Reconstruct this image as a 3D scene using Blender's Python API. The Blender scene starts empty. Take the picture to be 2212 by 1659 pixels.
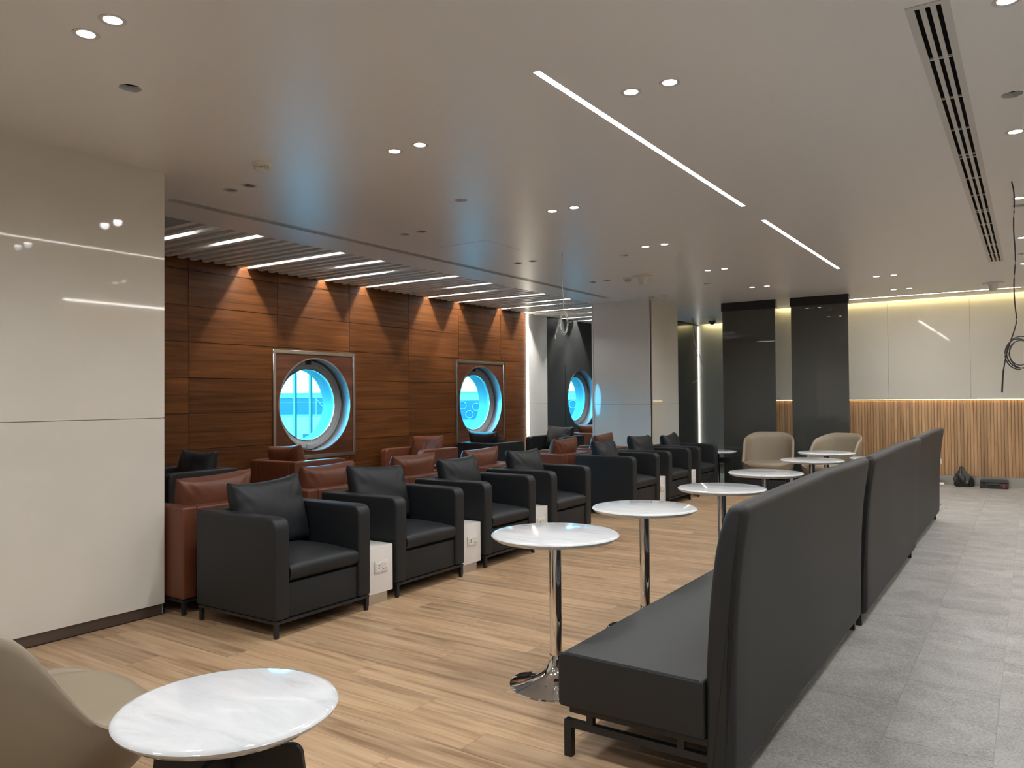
import bpy, bmesh, math, random
from mathutils import Vector, Matrix
random.seed(7)
S = bpy.context.scene
COL = S.collection
R = math.radians

# ------------------------------------------------------------------ camera
FPX, IW, IH = 1662.0, 2212, 1659
yaw, pitch, roll = R(34.04), R(1.036), R(0.4605)
fw = Vector((-math.sin(yaw) * math.cos(pitch), math.cos(yaw) * math.cos(pitch), math.sin(pitch)))
rt = Vector((math.cos(yaw), math.sin(yaw), 0))
dn = fw.cross(rt)
rt2 = rt * math.cos(roll) + dn * math.sin(roll)
dn2 = -rt * math.sin(roll) + dn * math.cos(roll)
cam = bpy.data.objects.new('camera', bpy.data.cameras.new('camera'))
COL.objects.link(cam)
cam.data.sensor_fit = 'HORIZONTAL'
cam.data.sensor_width = 36
cam.data.lens = 36 * FPX / IW
cam.data.clip_start = 0.05
cam.data.clip_end = 1000
m = Matrix((rt2, -dn2, -fw)).transposed().to_4x4()
m.translation = (0, 0, 1.45)
cam.matrix_world = m
S.camera = cam
S.cycles.max_bounces = 9

# ------------------------------------------------------------------ sky, exposure
W = bpy.data.worlds.new('overcast sky')
S.world = W
W.use_nodes = True
bg = W.node_tree.nodes['Background']
bg.inputs[0].default_value = (0.86, 0.94, 1.0, 1)
bg.inputs[1].default_value = 30.0
S.view_settings.view_transform = 'Standard'
S.view_settings.look = 'None'
S.view_settings.gamma = 1
S.view_settings.use_curve_mapping = False
S.view_settings.exposure = -0.3
SPOT_W = 48.0          # one ceiling downlight
STRIP = 45.0            # ceiling LED strip emission
SLAT_LED = 150.0
BAR_SPOT_W = 70.0       # small spot in the wall end of a light bar

# ------------------------------------------------------------------ constants of the room
CZ = 3.01              # ceiling
WX = -8.0              # window wall
SLZ = 3.065            # underside of the slats
FARY = 14.22
COLX, COLY = -4.917, 3.03

# ------------------------------------------------------------------ materials
def nodes(name):
    m = bpy.data.materials.new(name)
    m.use_nodes = True
    nt = m.node_tree
    return m, nt, nt.nodes['Principled BSDF']

def setp(b, **k):
    n = {'color': 'Base Color', 'rough': 'Roughness', 'metal': 'Metallic', 'spec': 'Specular IOR Level',
         'coat': 'Coat Weight', 'coatr': 'Coat Roughness', 'ecol': 'Emission Color', 'estr': 'Emission Strength',
         'sheen': 'Sheen Weight', 'trans': 'Transmission Weight', 'ior': 'IOR', 'aniso': 'Anisotropic'}
    for a, v in k.items():
        if a in ('color', 'ecol'):
            v = (*v, 1)
        b.inputs[n[a]].default_value = v

def plain(name, color, rough=0.5, bump=0, bscale=200, var=0, vscale=3, **k):
    m, nt, b = nodes(name)
    setp(b, color=color, rough=rough, **k)
    if bump or var:
        g = nt.nodes.new('ShaderNodeNewGeometry')
    if bump:
        n = nt.nodes.new('ShaderNodeTexNoise'); n.inputs['Scale'].default_value = bscale
        n.inputs['Detail'].default_value = 4
        bp = nt.nodes.new('ShaderNodeBump'); bp.inputs['Strength'].default_value = bump
        bp.inputs['Distance'].default_value = 0.002
        nt.links.new(g.outputs['Position'], n.inputs['Vector'])
        nt.links.new(n.outputs['Fac'], bp.inputs['Height'])
        nt.links.new(bp.outputs[0], b.inputs['Normal'])
    if var:
        n = nt.nodes.new('ShaderNodeTexNoise'); n.inputs['Scale'].default_value = vscale
        n.inputs['Detail'].default_value = 5
        r = nt.nodes.new('ShaderNodeValToRGB')
        r.color_ramp.elements[0].position = 0.3; r.color_ramp.elements[1].position = 0.7
        r.color_ramp.elements[0].color = (*[c * (1 - var) for c in color], 1)
        r.color_ramp.elements[1].color = (*[min(1, c * (1 + var)) for c in color], 1)
        nt.links.new(g.outputs['Position'], n.inputs['Vector'])
        nt.links.new(n.outputs['Fac'], r.inputs['Fac'])
        nt.links.new(r.outputs['Color'], b.inputs['Base Color'])
    return m

def wood(name, stops, scale, rough=0.35, coat=0.0, rand=0.25, bump=0.05, knots=0.0, spec=0.5):
    """grain stretched along the axis with the small scale value; every piece gets its own grain and tone"""
    m, nt, b = nodes(name)
    L = nt.links.new
    g = nt.nodes.new('ShaderNodeNewGeometry')
    oi = nt.nodes.new('ShaderNodeObjectInfo')
    mu = nt.nodes.new('ShaderNodeMath'); mu.operation = 'MULTIPLY'; mu.inputs[1].default_value = 37.0
    L(oi.outputs['Random'], mu.inputs[0])
    ad = nt.nodes.new('ShaderNodeVectorMath'); ad.operation = 'ADD'
    L(g.outputs['Position'], ad.inputs[0]); L(mu.outputs[0], ad.inputs[1])
    mp = nt.nodes.new('ShaderNodeMapping'); mp.inputs['Scale'].default_value = scale
    L(ad.outputs[0], mp.inputs['Vector'])
    n1 = nt.nodes.new('ShaderNodeTexNoise'); n1.inputs['Scale'].default_value = 1.0
    n1.inputs['Detail'].default_value = 8; n1.inputs['Roughness'].default_value = 0.62
    n1.inputs['Distortion'].default_value = 0.6 + knots
    L(mp.outputs[0], n1.inputs['Vector'])
    rp = nt.nodes.new('ShaderNodeValToRGB')
    cr = rp.color_ramp
    cr.elements[0].position = 0.30; cr.elements[0].color = (*stops[0], 1)
    cr.elements[1].position = 0.72; cr.elements[1].color = (*stops[2], 1)
    e = cr.elements.new(0.5); e.color = (*stops[1], 1)
    if knots:
        mp2 = nt.nodes.new('ShaderNodeMapping'); mp2.inputs['Scale'].default_value = (scale[0] * 0.55, scale[1] * 0.42, scale[2])
        L(ad.outputs[0], mp2.inputs['Vector'])
        n2 = nt.nodes.new('ShaderNodeTexNoise'); n2.inputs['Scale'].default_value = 1.0; n2.inputs['Detail'].default_value = 2
        n2.inputs['Distortion'].default_value = 0.4
        L(mp2.outputs[0], n2.inputs['Vector'])
        q = nt.nodes.new('ShaderNodeMath'); q.operation = 'MULTIPLY'; q.inputs[1].default_value = 26.0
        L(n2.outputs['Fac'], q.inputs[0])
        sn = nt.nodes.new('ShaderNodeMath'); sn.operation = 'SINE'; L(q.outputs[0], sn.inputs[0])
        fa = nt.nodes.new('ShaderNodeMath'); fa.operation = 'MULTIPLY_ADD'; fa.inputs[1].default_value = 0.055
        L(sn.outputs[0], fa.inputs[0]); L(n1.outputs['Fac'], fa.inputs[2])
        L(fa.outputs[0], rp.inputs['Fac'])
    else:
        L(n1.outputs['Fac'], rp.inputs['Fac'])
    hs = nt.nodes.new('ShaderNodeHueSaturation')
    mr = nt.nodes.new('ShaderNodeMapRange')
    mr.inputs['To Min'].default_value = 1 - rand; mr.inputs['To Max'].default_value = 1 + rand
    L(oi.outputs['Random'], mr.inputs['Value'])
    L(mr.outputs[0], hs.inputs['Value'])
    L(rp.outputs['Color'], hs.inputs['Color'])
    L(hs.outputs[0], b.inputs['Base Color'])
    bp = nt.nodes.new('ShaderNodeBump'); bp.inputs['Strength'].default_value = bump
    bp.inputs['Distance'].default_value = 0.003
    L(n1.outputs['Fac'], bp.inputs['Height']); L(bp.outputs[0], b.inputs['Normal'])
    setp(b, rough=rough, coat=coat, coatr=0.15, spec=spec)
    return m

def marble(name):
    m, nt, b = nodes(name)
    L = nt.links.new
    g = nt.nodes.new('ShaderNodeNewGeometry')
    oi = nt.nodes.new('ShaderNodeObjectInfo')
    mu = nt.nodes.new('ShaderNodeMath'); mu.operation = 'MULTIPLY'; mu.inputs[1].default_value = 19.0
    L(oi.outputs['Random'], mu.inputs[0])
    ad = nt.nodes.new('ShaderNodeVectorMath'); ad.operation = 'ADD'
    L(g.outputs['Position'], ad.inputs[0]); L(mu.outputs[0], ad.inputs[1])
    mp = nt.nodes.new('ShaderNodeMapping'); mp.inputs['Scale'].default_value = (2.2, 7.0, 3.0)
    mp.inputs['Rotation'].default_value = (0, 0, 0.5)
    L(ad.outputs[0], mp.inputs['Vector'])
    n = nt.nodes.new('ShaderNodeTexNoise'); n.inputs['Scale'].default_value = 1.3
    n.inputs['Detail'].default_value = 9; n.inputs['Roughness'].default_value = 0.65; n.inputs['Distortion'].default_value = 1.2
    L(mp.outputs[0], n.inputs['Vector'])
    rp = nt.nodes.new('ShaderNodeValToRGB'); cr = rp.color_ramp
    cr.elements[0].position = 0.28; cr.elements[0].color = (0.45, 0.47, 0.485, 1)
    cr.elements[1].position = 0.62; cr.elements[1].color = (0.64, 0.645, 0.65, 1)
    e = cr.elements.new(0.45); e.color = (0.575, 0.585, 0.595, 1)
    L(n.outputs['Fac'], rp.inputs['Fac']); L(rp.outputs[0], b.inputs['Base Color'])
    setp(b, rough=0.07)
    return m

def emit(name, color, strength):
    m, nt, b = nodes(name)
    setp(b, color=(0.8, 0.8, 0.8), ecol=color, estr=strength)
    return m

def tinted_glass(name, tint):
    m = bpy.data.materials.new(name); m.use_nodes = True
    nt = m.node_tree; nt.nodes.clear(); L = nt.links.new
    o = nt.nodes.new('ShaderNodeOutputMaterial')
    t = nt.nodes.new('ShaderNodeBsdfTransparent'); t.inputs[0].default_value = (*tint, 1)
    g = nt.nodes.new('ShaderNodeBsdfGlossy'); g.inputs['Roughness'].default_value = 0.01
    g.inputs['Color'].default_value = (0.7, 0.85, 1, 1)
    lw = nt.nodes.new('ShaderNodeLayerWeight'); lw.inputs[0].default_value = 0.5
    pw_ = nt.nodes.new('ShaderNodeMath'); pw_.operation = 'POWER'; pw_.inputs[1].default_value = 5
    L(lw.outputs['Facing'], pw_.inputs[0])
    f = nt.nodes.new('ShaderNodeMath'); f.operation = 'MULTIPLY_ADD'; f.inputs[1].default_value = 0.9; f.inputs[2].default_value = 0.02
    L(pw_.outputs[0], f.inputs[0])
    mx = nt.nodes.new('ShaderNodeMixShader')
    L(f.outputs[0], mx.inputs[0]); L(t.outputs[0], mx.inputs[1]); L(g.outputs[0], mx.inputs[2])
    L(mx.outputs[0], o.inputs[0])
    return m

M = {}
M['ceiling'] = plain('satin white ceiling paint', (0.79, 0.785, 0.785), 0.34, spec=0.6)
M['plenum'] = plain('dark plenum', (0.012, 0.012, 0.012), 0.9)
M['wallnut'] = wood('walnut wall veneer', [(0.046, 0.0145, 0.0036), (0.090, 0.0305, 0.0078), (0.140, 0.052, 0.0135)], (14, 0.7, 22), 0.45, 0.0, 0.16, 0.03, 0.0, 0.2)
M['wallnut_dark'] = wood('dark walnut veneer', [(0.04, 0.012, 0.006), (0.085, 0.028, 0.014), (0.15, 0.055, 0.028)], (14, 0.7, 14), 0.3, 0.15, 0.05, 0.03)
M['groove'] = plain('dark wall backing', (0.018, 0.008, 0.004), 0.8)
M['cream'] = plain('glossy cream panel', (0.65, 0.615, 0.545), 0.035, spec=0.55, var=0.02, vscale=2)
M['white_gloss'] = plain('glossy white panel', (0.74, 0.74, 0.72), 0.04, spec=0.55)
M['dark_wall'] = plain('charcoal satin wall', (0.035, 0.036, 0.036), 0.32)
M['dark_glass'] = plain('dark back painted glass', (0.060, 0.061, 0.055), 0.02, spec=0.7)
M['black'] = plain('black powder coat', (0.010, 0.010, 0.011), 0.45)
M['header'] = plain('black header box', (0.006, 0.006, 0.006), 0.5)
M['skirt'] = plain('bronze skirting', (0.13, 0.10, 0.085), 0.3, metal=0.6)
M['steel'] = plain('brushed steel', (0.55, 0.54, 0.52), 0.28, metal=1.0)
M['chrome'] = plain('chrome', (0.80, 0.80, 0.81), 0.04, metal=1.0)
M['floorbase'] = plain('screed', (0.10, 0.085, 0.07), 0.9)
M['oak'] = wood('oak plank', [(0.215, 0.128, 0.070), (0.395, 0.258, 0.148), (0.49, 0.338, 0.208)], (0.9, 17, 5), 0.42, 0.0, 0.13, 0.05, 0.7, 0.4)
def stone(name):
    m, nt, b = nodes(name); L = nt.links.new
    g = nt.nodes.new('ShaderNodeNewGeometry'); oi = nt.nodes.new('ShaderNodeObjectInfo')
    mu = nt.nodes.new('ShaderNodeMath'); mu.operation = 'MULTIPLY'; mu.inputs[1].default_value = 23.0
    L(oi.outputs['Random'], mu.inputs[0])
    ad = nt.nodes.new('ShaderNodeVectorMath'); ad.operation = 'ADD'
    L(g.outputs['Position'], ad.inputs[0]); L(mu.outputs[0], ad.inputs[1])
    big = nt.nodes.new('ShaderNodeTexNoise'); big.inputs['Scale'].default_value = 3.0; big.inputs['Detail'].default_value = 6; big.inputs['Distortion'].default_value = 0.8
    mp = nt.nodes.new('ShaderNodeMapping'); mp.inputs['Scale'].default_value = (1.0, 1.3, 1); L(ad.outputs[0], mp.inputs[0]); L(mp.outputs[0], big.inputs['Vector'])
    fine = nt.nodes.new('ShaderNodeTexNoise'); fine.inputs['Scale'].default_value = 95; fine.inputs['Detail'].default_value = 4; fine.inputs['Roughness'].default_value = 0.7
    L(ad.outputs[0], fine.inputs['Vector'])
    mx = nt.nodes.new('ShaderNodeMath'); mx.operation = 'MULTIPLY_ADD'; mx.inputs[1].default_value = 0.34
    L(big.outputs['Fac'], mx.inputs[0])
    m2 = nt.nodes.new('ShaderNodeMath'); m2.operation = 'MULTIPLY'; m2.inputs[1].default_value = 0.66
    L(fine.outputs['Fac'], m2.inputs[0]); L(m2.outputs[0], mx.inputs[2])
    rp = nt.nodes.new('ShaderNodeValToRGB'); cr = rp.color_ramp
    cr.elements[0].position = 0.34; cr.elements[0].color = (0.150, 0.144, 0.134, 1)
    cr.elements[1].position = 0.66; cr.elements[1].color = (0.420, 0.402, 0.375, 1)
    L(mx.outputs[0], rp.inputs['Fac']); L(rp.outputs[0], b.inputs['Base Color'])
    bp = nt.nodes.new('ShaderNodeBump'); bp.inputs['Strength'].default_value = 0.4; bp.inputs['Distance'].default_value = 0.002
    L(fine.outputs['Fac'], bp.inputs['Height']); L(bp.outputs[0], b.inputs['Normal'])
    setp(b, rough=0.5)
    return m
M['tile'] = stone('grey stone tile')
M['grout'] = plain('grey grout', (0.30, 0.29, 0.275), 0.8)
M['reed'] = wood('reeded oak slat', [(0.31, 0.172, 0.080), (0.46, 0.275, 0.138), (0.56, 0.36, 0.195)], (26, 20, 1.2), 0.45, 0, 0.18, 0.04)
M['leather_black'] = plain('black leather', (0.0115, 0.0130, 0.0150), 0.52, bump=0.25, bscale=420, spec=0.36)
M['leather_brown'] = plain('brown leather', (0.125, 0.038, 0.017), 0.44, bump=0.25, bscale=420, spec=0.5)
M['bench'] = plain('charcoal bench leather', (0.0115, 0.0120, 0.0122), 0.55, bump=0.2, bscale=380)
M['taupe'] = plain('taupe leather', (0.245, 0.195, 0.133), 0.48, bump=0.2, bscale=500)
M['thread'] = plain('pale thread', (0.40, 0.33, 0.24), 0.7)
M['marble'] = marble('white marble')
M['white'] = plain('white laminate', (0.74, 0.71, 0.68), 0.25)
M['plastic'] = plain('white plastic', (0.70, 0.67, 0.62), 0.3)
M['black_plastic'] = plain('black plastic', (0.015, 0.016, 0.018), 0.35)
M['slat'] = plain('white painted slat', (0.86, 0.85, 0.84), 0.4)
M['vent'] = plain('white vent metal', (0.56, 0.545, 0.53), 0.35)
M['void'] = plain('duct void', (0.006, 0.006, 0.006), 0.9)
M['strip'] = emit('ceiling LED strip', (1.0, 0.96, 0.88), STRIP)
M['slatled'] = emit('white LED bar', (1.0, 0.98, 0.95), SLAT_LED)
M['lens'] = emit('downlight lens', (1.0, 0.94, 0.87), 30)
M['cove'] = emit('warm cove LED', (1.0, 0.82, 0.38), 42)
M['cove2'] = emit('warm shelf LED', (1.0, 0.72, 0.30), 9)
M['vled'] = emit('vertical LED', (1.0, 0.92, 0.74), 16)
M['vled2'] = emit('dim vertical LED', (1.0, 0.96, 0.84), 3)
M['lensoff'] = plain('unlit lens', (0.10, 0.10, 0.10), 0.2)
M['glass'] = tinted_glass('cyan solar glass', (0.25, 0.80, 1.0))
M['reveal'] = plain('silver window reveal', (0.34, 0.34, 0.35), 0.28, metal=0.3)
M['casement'] = plain('grey window casement', (0.26, 0.26, 0.27), 0.35)
M['seal'] = plain('black rubber seal', (0.01, 0.01, 0.01), 0.6)
M['outer'] = plain('grey outer window tunnel', (0.16, 0.16, 0.165), 0.5)
M['cable_white'] = plain('white cable', (0.62, 0.62, 0.60), 0.4)
M['cable_black'] = plain('black cable', (0.02, 0.02, 0.02), 0.5)
M['red'] = plain('red plastic', (0.35, 0.02, 0.03), 0.4)
M['bag'] = plain('black bin bag', (0.012, 0.012, 0.012), 0.28)
M['box_grey'] = plain('dark grey case', (0.030, 0.033, 0.035), 0.5)
M['apron'] = plain('apron concrete', (0.15, 0.15, 0.15), 0.8)
M['bridge'] = plain('jet bridge paint', (0.020, 0.030, 0.070), 0.5)
M['bridge_light'] = plain('pale bridge trim', (0.20, 0.20, 0.20), 0.5)
M['far_build'] = plain('pale terminal', (0.28, 0.28, 0.28), 0.7)
M['post'] = plain('pale grey facade post', (0.20, 0.20, 0.20), 0.5)

# ------------------------------------------------------------------ mesh helpers
class MB:
    def __init__(s):
        s.bm = bmesh.new()

    def box(s, x0, x1, y0, y1, z0, z1, bevel=0.0, seg=2, mat=None):
        t = bmesh.new()
        bmesh.ops.create_cube(t, size=1)
        for v in t.verts:
            v.co = Vector(((x0 + x1) / 2 + v.co.x * (x1 - x0), (y0 + y1) / 2 + v.co.y * (y1 - y0), (z0 + z1) / 2 + v.co.z * (z1 - z0)))
        if bevel:
            bmesh.ops.bevel(t, geom=t.edges[:], offset=bevel, segments=seg, profile=0.6, affect='EDGES')
        s.add(t, mat)
        return s

    def add(s, t, mat=None):
        if mat is not None:
            bmesh.ops.transform(t, matrix=mat, verts=t.verts)
        me = bpy.data.meshes.new('tmp'); t.to_mesh(me); t.free()
        s.bm.from_mesh(me); bpy.data.meshes.remove(me)
        return s

    def lathe(s, prof, seg=48, mat=None, closed=False):
        """prof: list of (r, z) about the z axis"""
        t = bmesh.new(); rings = []
        for r, z in prof:
            if r < 1e-6:
                rings.append([t.verts.new((0, 0, z))])
            else:
                rings.append([t.verts.new((r * math.cos(2 * math.pi * k / seg), r * math.sin(2 * math.pi * k / seg), z)) for k in range(seg)])
        pairs = list(zip(rings, rings[1:]))
        if closed:
            pairs.append((rings[-1], rings[0]))
        for a, b in pairs:
            for k in range(seg):
                k2 = (k + 1) % seg
                if len(a) == 1 and len(b) == 1:
                    continue
                if len(a) == 1:
                    t.faces.new((a[0], b[k], b[k2]))
                elif len(b) == 1:
                    t.faces.new((a[k], b[0], a[k2]))
                else:
                    t.faces.new((a[k], b[k], b[k2], a[k2]))
        bmesh.ops.recalc_face_normals(t, faces=t.faces)
        return s.add(t, mat)

    def prism(s, poly, h0, h1, axes='xz', bevel=0.0, seg=2, mat=None):
        """poly in the plane of axes, extruded along the third one"""
        t = bmesh.new()
        def mk(a, b, h):
            return {'xz': (a, h, b), 'xy': (a, b, h), 'yz': (h, a, b)}[axes]
        lo = [t.verts.new(mk(a, b, h0)) for a, b in poly]
        hi = [t.verts.new(mk(a, b, h1)) for a, b in poly]
        t.faces.new(lo); t.faces.new(hi[::-1])
        n = len(poly)
        for i in range(n):
            t.faces.new((lo[i], hi[i], hi[(i + 1) % n], lo[(i + 1) % n]))
        bmesh.ops.recalc_face_normals(t, faces=t.faces)
        if bevel:
            es = [e for e in t.edges if e.calc_face_angle(0) > R(40)]
            bmesh.ops.bevel(t, geom=es, offset=bevel, segments=seg, profile=0.6, affect='EDGES')
        return s.add(t, mat)

    def tube(s, pts, r, seg=8):
        t = bmesh.new(); pts = [Vector(p) for p in pts]; rings = []
        if 4 <= len(pts) < 20:          # soften the kinks of a bent cable
            for _ in range(2):
                q = [pts[0]]
                for a_, b_ in zip(pts, pts[1:]):
                    q += [a_ * 0.75 + b_ * 0.25, a_ * 0.25 + b_ * 0.75]
                pts = q + [pts[-1]]
        up = Vector((0, 0, 1))
        for i, p in enumerate(pts):
            d = (pts[min(i + 1, len(pts) - 1)] - pts[max(i - 1, 0)]).normalized()
            a = d.cross(up)
            if a.length < 0.05:
                a = d.cross(Vector((1, 0, 0)))
            a.normalize(); b = d.cross(a)
            rings.append([t.verts.new(p + r * (math.cos(2 * math.pi * k / seg) * a + math.sin(2 * math.pi * k / seg) * b)) for k in range(seg)])
        for A, B in zip(rings, rings[1:]):
            best = 0
            for k in range(seg):
                t.faces.new((A[k], A[(k + 1) % seg], B[(k + 1) % seg], B[k]))
        t.faces.new(rings[0][::-1]); t.faces.new(rings[-1])
        bmesh.ops.recalc_face_normals(t, faces=t.faces)
        return s.add(t)

    def mesh(s, name, mat, smooth=True, angle=38):
        me = bpy.data.meshes.new(name)
        s.bm.to_mesh(me); s.bm.free()
        me.materials.append(M[mat])
        if smooth:
            me.polygons.foreach_set('use_smooth', [True] * len(me.polygons))
            me.set_sharp_from_angle(angle=R(angle))
        return me

    def build(s, name, mat, parent=None, loc=(0, 0, 0), smooth=True, angle=38):
        return link(name, s.mesh(name, mat, smooth, angle), parent, loc)

def link(name, data, parent=None, loc=(0, 0, 0), rz=0.0):
    o = bpy.data.objects.new(name, data)
    COL.objects.link(o)
    o.parent = parent
    o.location = loc
    o.rotation_euler = (0, 0, rz)
    return o

def tag(o, label=None, cat=None, group=None, kind=None):
    if label: o['label'] = label
    if cat: o['category'] = cat
    if group: o['group'] = group
    if kind: o['kind'] = kind
    return o

def thing(name, label, cat, loc=(0, 0, 0), rz=0.0, group=None):
    return tag(link(name, None, None, loc, rz), label, cat, group)

def struct(o, label=None):
    return tag(o, label, None, None, 'structure')

def copy_tree(o, loc, rz, label=None, group=None, parent=None):
    c = o.copy(); COL.objects.link(c)
    c.parent = parent
    if parent is None:
        c.location = loc; c.rotation_euler = (0, 0, rz)
        if label: c['label'] = label
        if group: c['group'] = group
    for ch in o.children:
        copy_tree(ch, None, None, parent=c)
    return c

# ================================================================== ROOM SHELL
# ---- floor
floor = struct(MB().box(-9.0, 7.0, -3.2, 17.0, -0.10, -0.006).build('floor', 'floorbase', smooth=False), 'wood plank and grey tile floor of the lounge')
WOODX = -1.03      # wood stops under the bench backs
WOODY = 11.62
unit = MB().box(0, 1, 0, 1, -0.006, 0).mesh('plank', 'oak', smooth=False)
pw, pl, gap = 0.195, 1.38, 0.0012
row = 0
y = -0.6
while y < WOODY - 0.02:
    x = WOODX - ((row * 0.47) % pl) * 1.0
    y1 = min(y + pw, WOODY)
    x_hi = WOODX
    segs = []
    x = x_hi - [0.35, 0.95, 1.38, 0.6, 1.15][row % 5]
    segs.append((x, x_hi))
    xmin = -8.0 if y > 3.0 else COLX
    while x > xmin:
        segs.append((max(x - pl, xmin), x)); x -= pl
    for a, b in segs:
        if b - a < 0.02 or (b < -5.2 and y > 3.0) is True and False:
            continue
        p = link('plank', unit, floor, (a + gap / 2, y + gap / 2, 0))
        p.scale = (b - a - gap, y1 - y - gap, 1)
    y += pw; row += 1
tunit = MB().box(0, 1, 0, 1, -0.006, 0).mesh('tile', 'tile', smooth=False)
struct_grout = None
MB().box(WOODX + 0.0125, 0.70, -0.6, FARY - 0.02, -0.0059, -0.0022).build('grout_bed', 'grout', floor, smooth=False)
def lay(x0, x1, y0, y1):
    t = link('tile', tunit, floor, (x0 + 0.0015, y0 + 0.001, 0)); t.scale = (x1 - x0 - 0.003, y1 - y0 - 0.002, 1)
for ci, (x0, x1) in enumerate([(WOODX + 0.012, -0.952), (-0.952, -0.548), (-0.548, -0.149), (-0.149, 0.25), (0.25, 0.65)]):
    y = 1.2 - 0.4 * (ci % 2)
    yend = WOODY + 0.012 if ci == 0 else FARY - 0.02
    while y < yend - 0.03:
        y1 = min(y + 0.80, yend)
        lay(x0, x1, y, y1)
        y = y1
MB().box(-8.0, WOODX + 0.0122, WOODY + 0.0125, FARY - 0.02, -0.0059, -0.0022).build('grout_bed', 'grout', floor, smooth=False)
for ci in range(12):
    x1 = -0.952 - ci * 0.402; x0 = x1 - 0.402
    y = WOODY + 0.012 + (0.3 if ci % 2 else 0.7)
    lay(x0, x1, WOODY + 0.012, y)
    while y < FARY - 0.05:
        y1 = min(y + 0.8, FARY - 0.02); lay(x0, x1, y, y1); y = y1
tr = MB().box(WOODX, WOODX + 0.012, -0.6, WOODY, -0.006, 0.002).build('trim_1', 'skirt', smooth=False)
struct(tr, 'bronze metal strip between wood floor and grey tiles')
MB().box(-8, WOODX + 0.012, WOODY, WOODY + 0.012, -0.006, 0.002).build('cross_strip', 'skirt', tr, smooth=False)

# ---- ceiling slab with real openings
ceil_bm = MB().box(-6.0, 6.6, -3.2, 14.10, CZ, CZ + 0.03)
ceiling = ceil_bm.build('ceiling', 'ceiling', smooth=False)
struct(ceiling, 'smooth satin white ceiling with recessed lights')
MB().box(-6.05, -3.8, 14.10, 16.16, CZ, CZ + 0.03).build('rear_ceiling', 'ceiling', ceiling, smooth=False)
MB().box(-6.05, -6.0, -3.2, 16.3, CZ, CZ + 0.16).build('soffit_edge', 'ceiling', ceiling, smooth=False)
roof = struct(MB().box(-9.0, 7.0, -3.2, 17.0, 3.45, 3.55).build('ceiling_slab', 'plenum', smooth=False), 'dark structural slab above the ceiling')

LIT, OFF, HOLES = [], [], []
for y in (-1.95, -0.2, 1.68, 3.59, 5.515, 7.395, 9.255, 11.08): LIT.append((-3.2, y))
for y in (3.59, 11.08, 12.61): LIT.append((-1.57, y))
for y in (-0.2, 1.68): LIT.append((-1.57, y))
for y in (1.68, 3.61, 5.46, 7.33, 9.22, 11.07): LIT.append((0.05, y))
for y in (5.9, 7.7, 9.5, 11.3): LIT.append((1.57, y))
for y in (3.55, 5.463, 7.40, 9.242, 11.185): OFF.append((-4.80, y))
for y in (2.10, 4.78, 7.704, 10.337): HOLES.append((-3.70, y))
for y in (4.77, 7.625, 10.266): HOLES.append((-0.06, y))
cut = MB()
for x, y in LIT + OFF:
    for dx in (-0.105, 0.105):
        cut.lathe([(0, CZ - 0.05), (0.046, CZ - 0.05), (0.046, CZ + 0.1), (0, CZ + 0.1)], 20, Matrix.Translation((x + dx, y, 0)))
for i, (x, y) in enumerate(HOLES):
    t = bmesh.new()
    rr = random.Random(i)
    n = 13
    lo = [t.verts.new((0.052 * (1 + rr.uniform(-0.10, 0.10)) * math.cos(2 * math.pi * k / n), 0.052 * (1 + rr.uniform(-0.10, 0.10)) * math.sin(2 * math.pi * k / n), CZ - 0.05)) for k in range(n)]
    hi = [t.verts.new((v.co.x, v.co.y, CZ + 0.1)) for v in lo]
    t.faces.new(lo[::-1]); t.faces.new(hi)
    for k in range(n):
        t.faces.new((lo[k], lo[(k + 1) % n], hi[(k + 1) % n], hi[k]))
    bmesh.ops.recalc_face_normals(t, faces=t.faces)
    cut.add(t, Matrix.Translation((x, y, 0)))
STRIPS = [(-1.94, 3.10, 6.29), (-1.95, 6.90, 10.09)]
for x, y0, y1 in STRIPS:
    cut.box(x - 0.017, x + 0.017, y0, y1, CZ - 0.05, CZ + 0.1)
cut.box(-2.75, -0.095, 13.465, 13.50, CZ - 0.05, CZ + 0.1)
VENT = (-0.40, -0.245, 3.45, 10.66)
cut.box(VENT[0] + 0.012, VENT[1] - 0.012, VENT[2] + 0.012, VENT[3] - 0.012, CZ - 0.05, CZ + 0.1)
WV = (-5.56, -5.46, 3.44, 10.88)
cut.box(WV[0] + 0.012, WV[1] - 0.012, WV[2] + 0.012, WV[3] - 0.012, CZ - 0.05, CZ + 0.1)
cutter = cut.build('cutter', 'void', smooth=False)
bo = ceiling.modifiers.new('openings', 'BOOLEAN'); bo.object = cutter; bo.operation = 'DIFFERENCE'; bo.solver = 'EXACT'
dg = bpy.context.evaluated_depsgraph_get()
newme = bpy.data.meshes.new_from_object(ceiling.evaluated_get(dg))
ceiling.modifiers.clear()
ceiling.data = newme
newme.materials.clear(); newme.materials.append(M['ceiling'])
bpy.data.objects.remove(cutter)

# ---- cream column on the left (a wall end)
cl = struct(MB().box(COLX - 0.02, COLX, -3.2, COLY, 1.334, CZ).build('wall_column', 'cream', smooth=False), 'glossy cream panelled column face')
MB().box(COLX - 0.02, COLX, -3.2, COLY, 0.073, 1.330).build('panel', 'cream', cl, smooth=False)
MB().box(COLX - 3.2, COLX - 0.022, -3.2, COLY, 0.0, CZ).build('core', 'white_gloss', cl, smooth=False)
MB().box(COLX - 0.0215, COLX - 0.012, -3.2, COLY - 0.01, 0, 0.073).build('skirting', 'skirt', cl, smooth=False)
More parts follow.
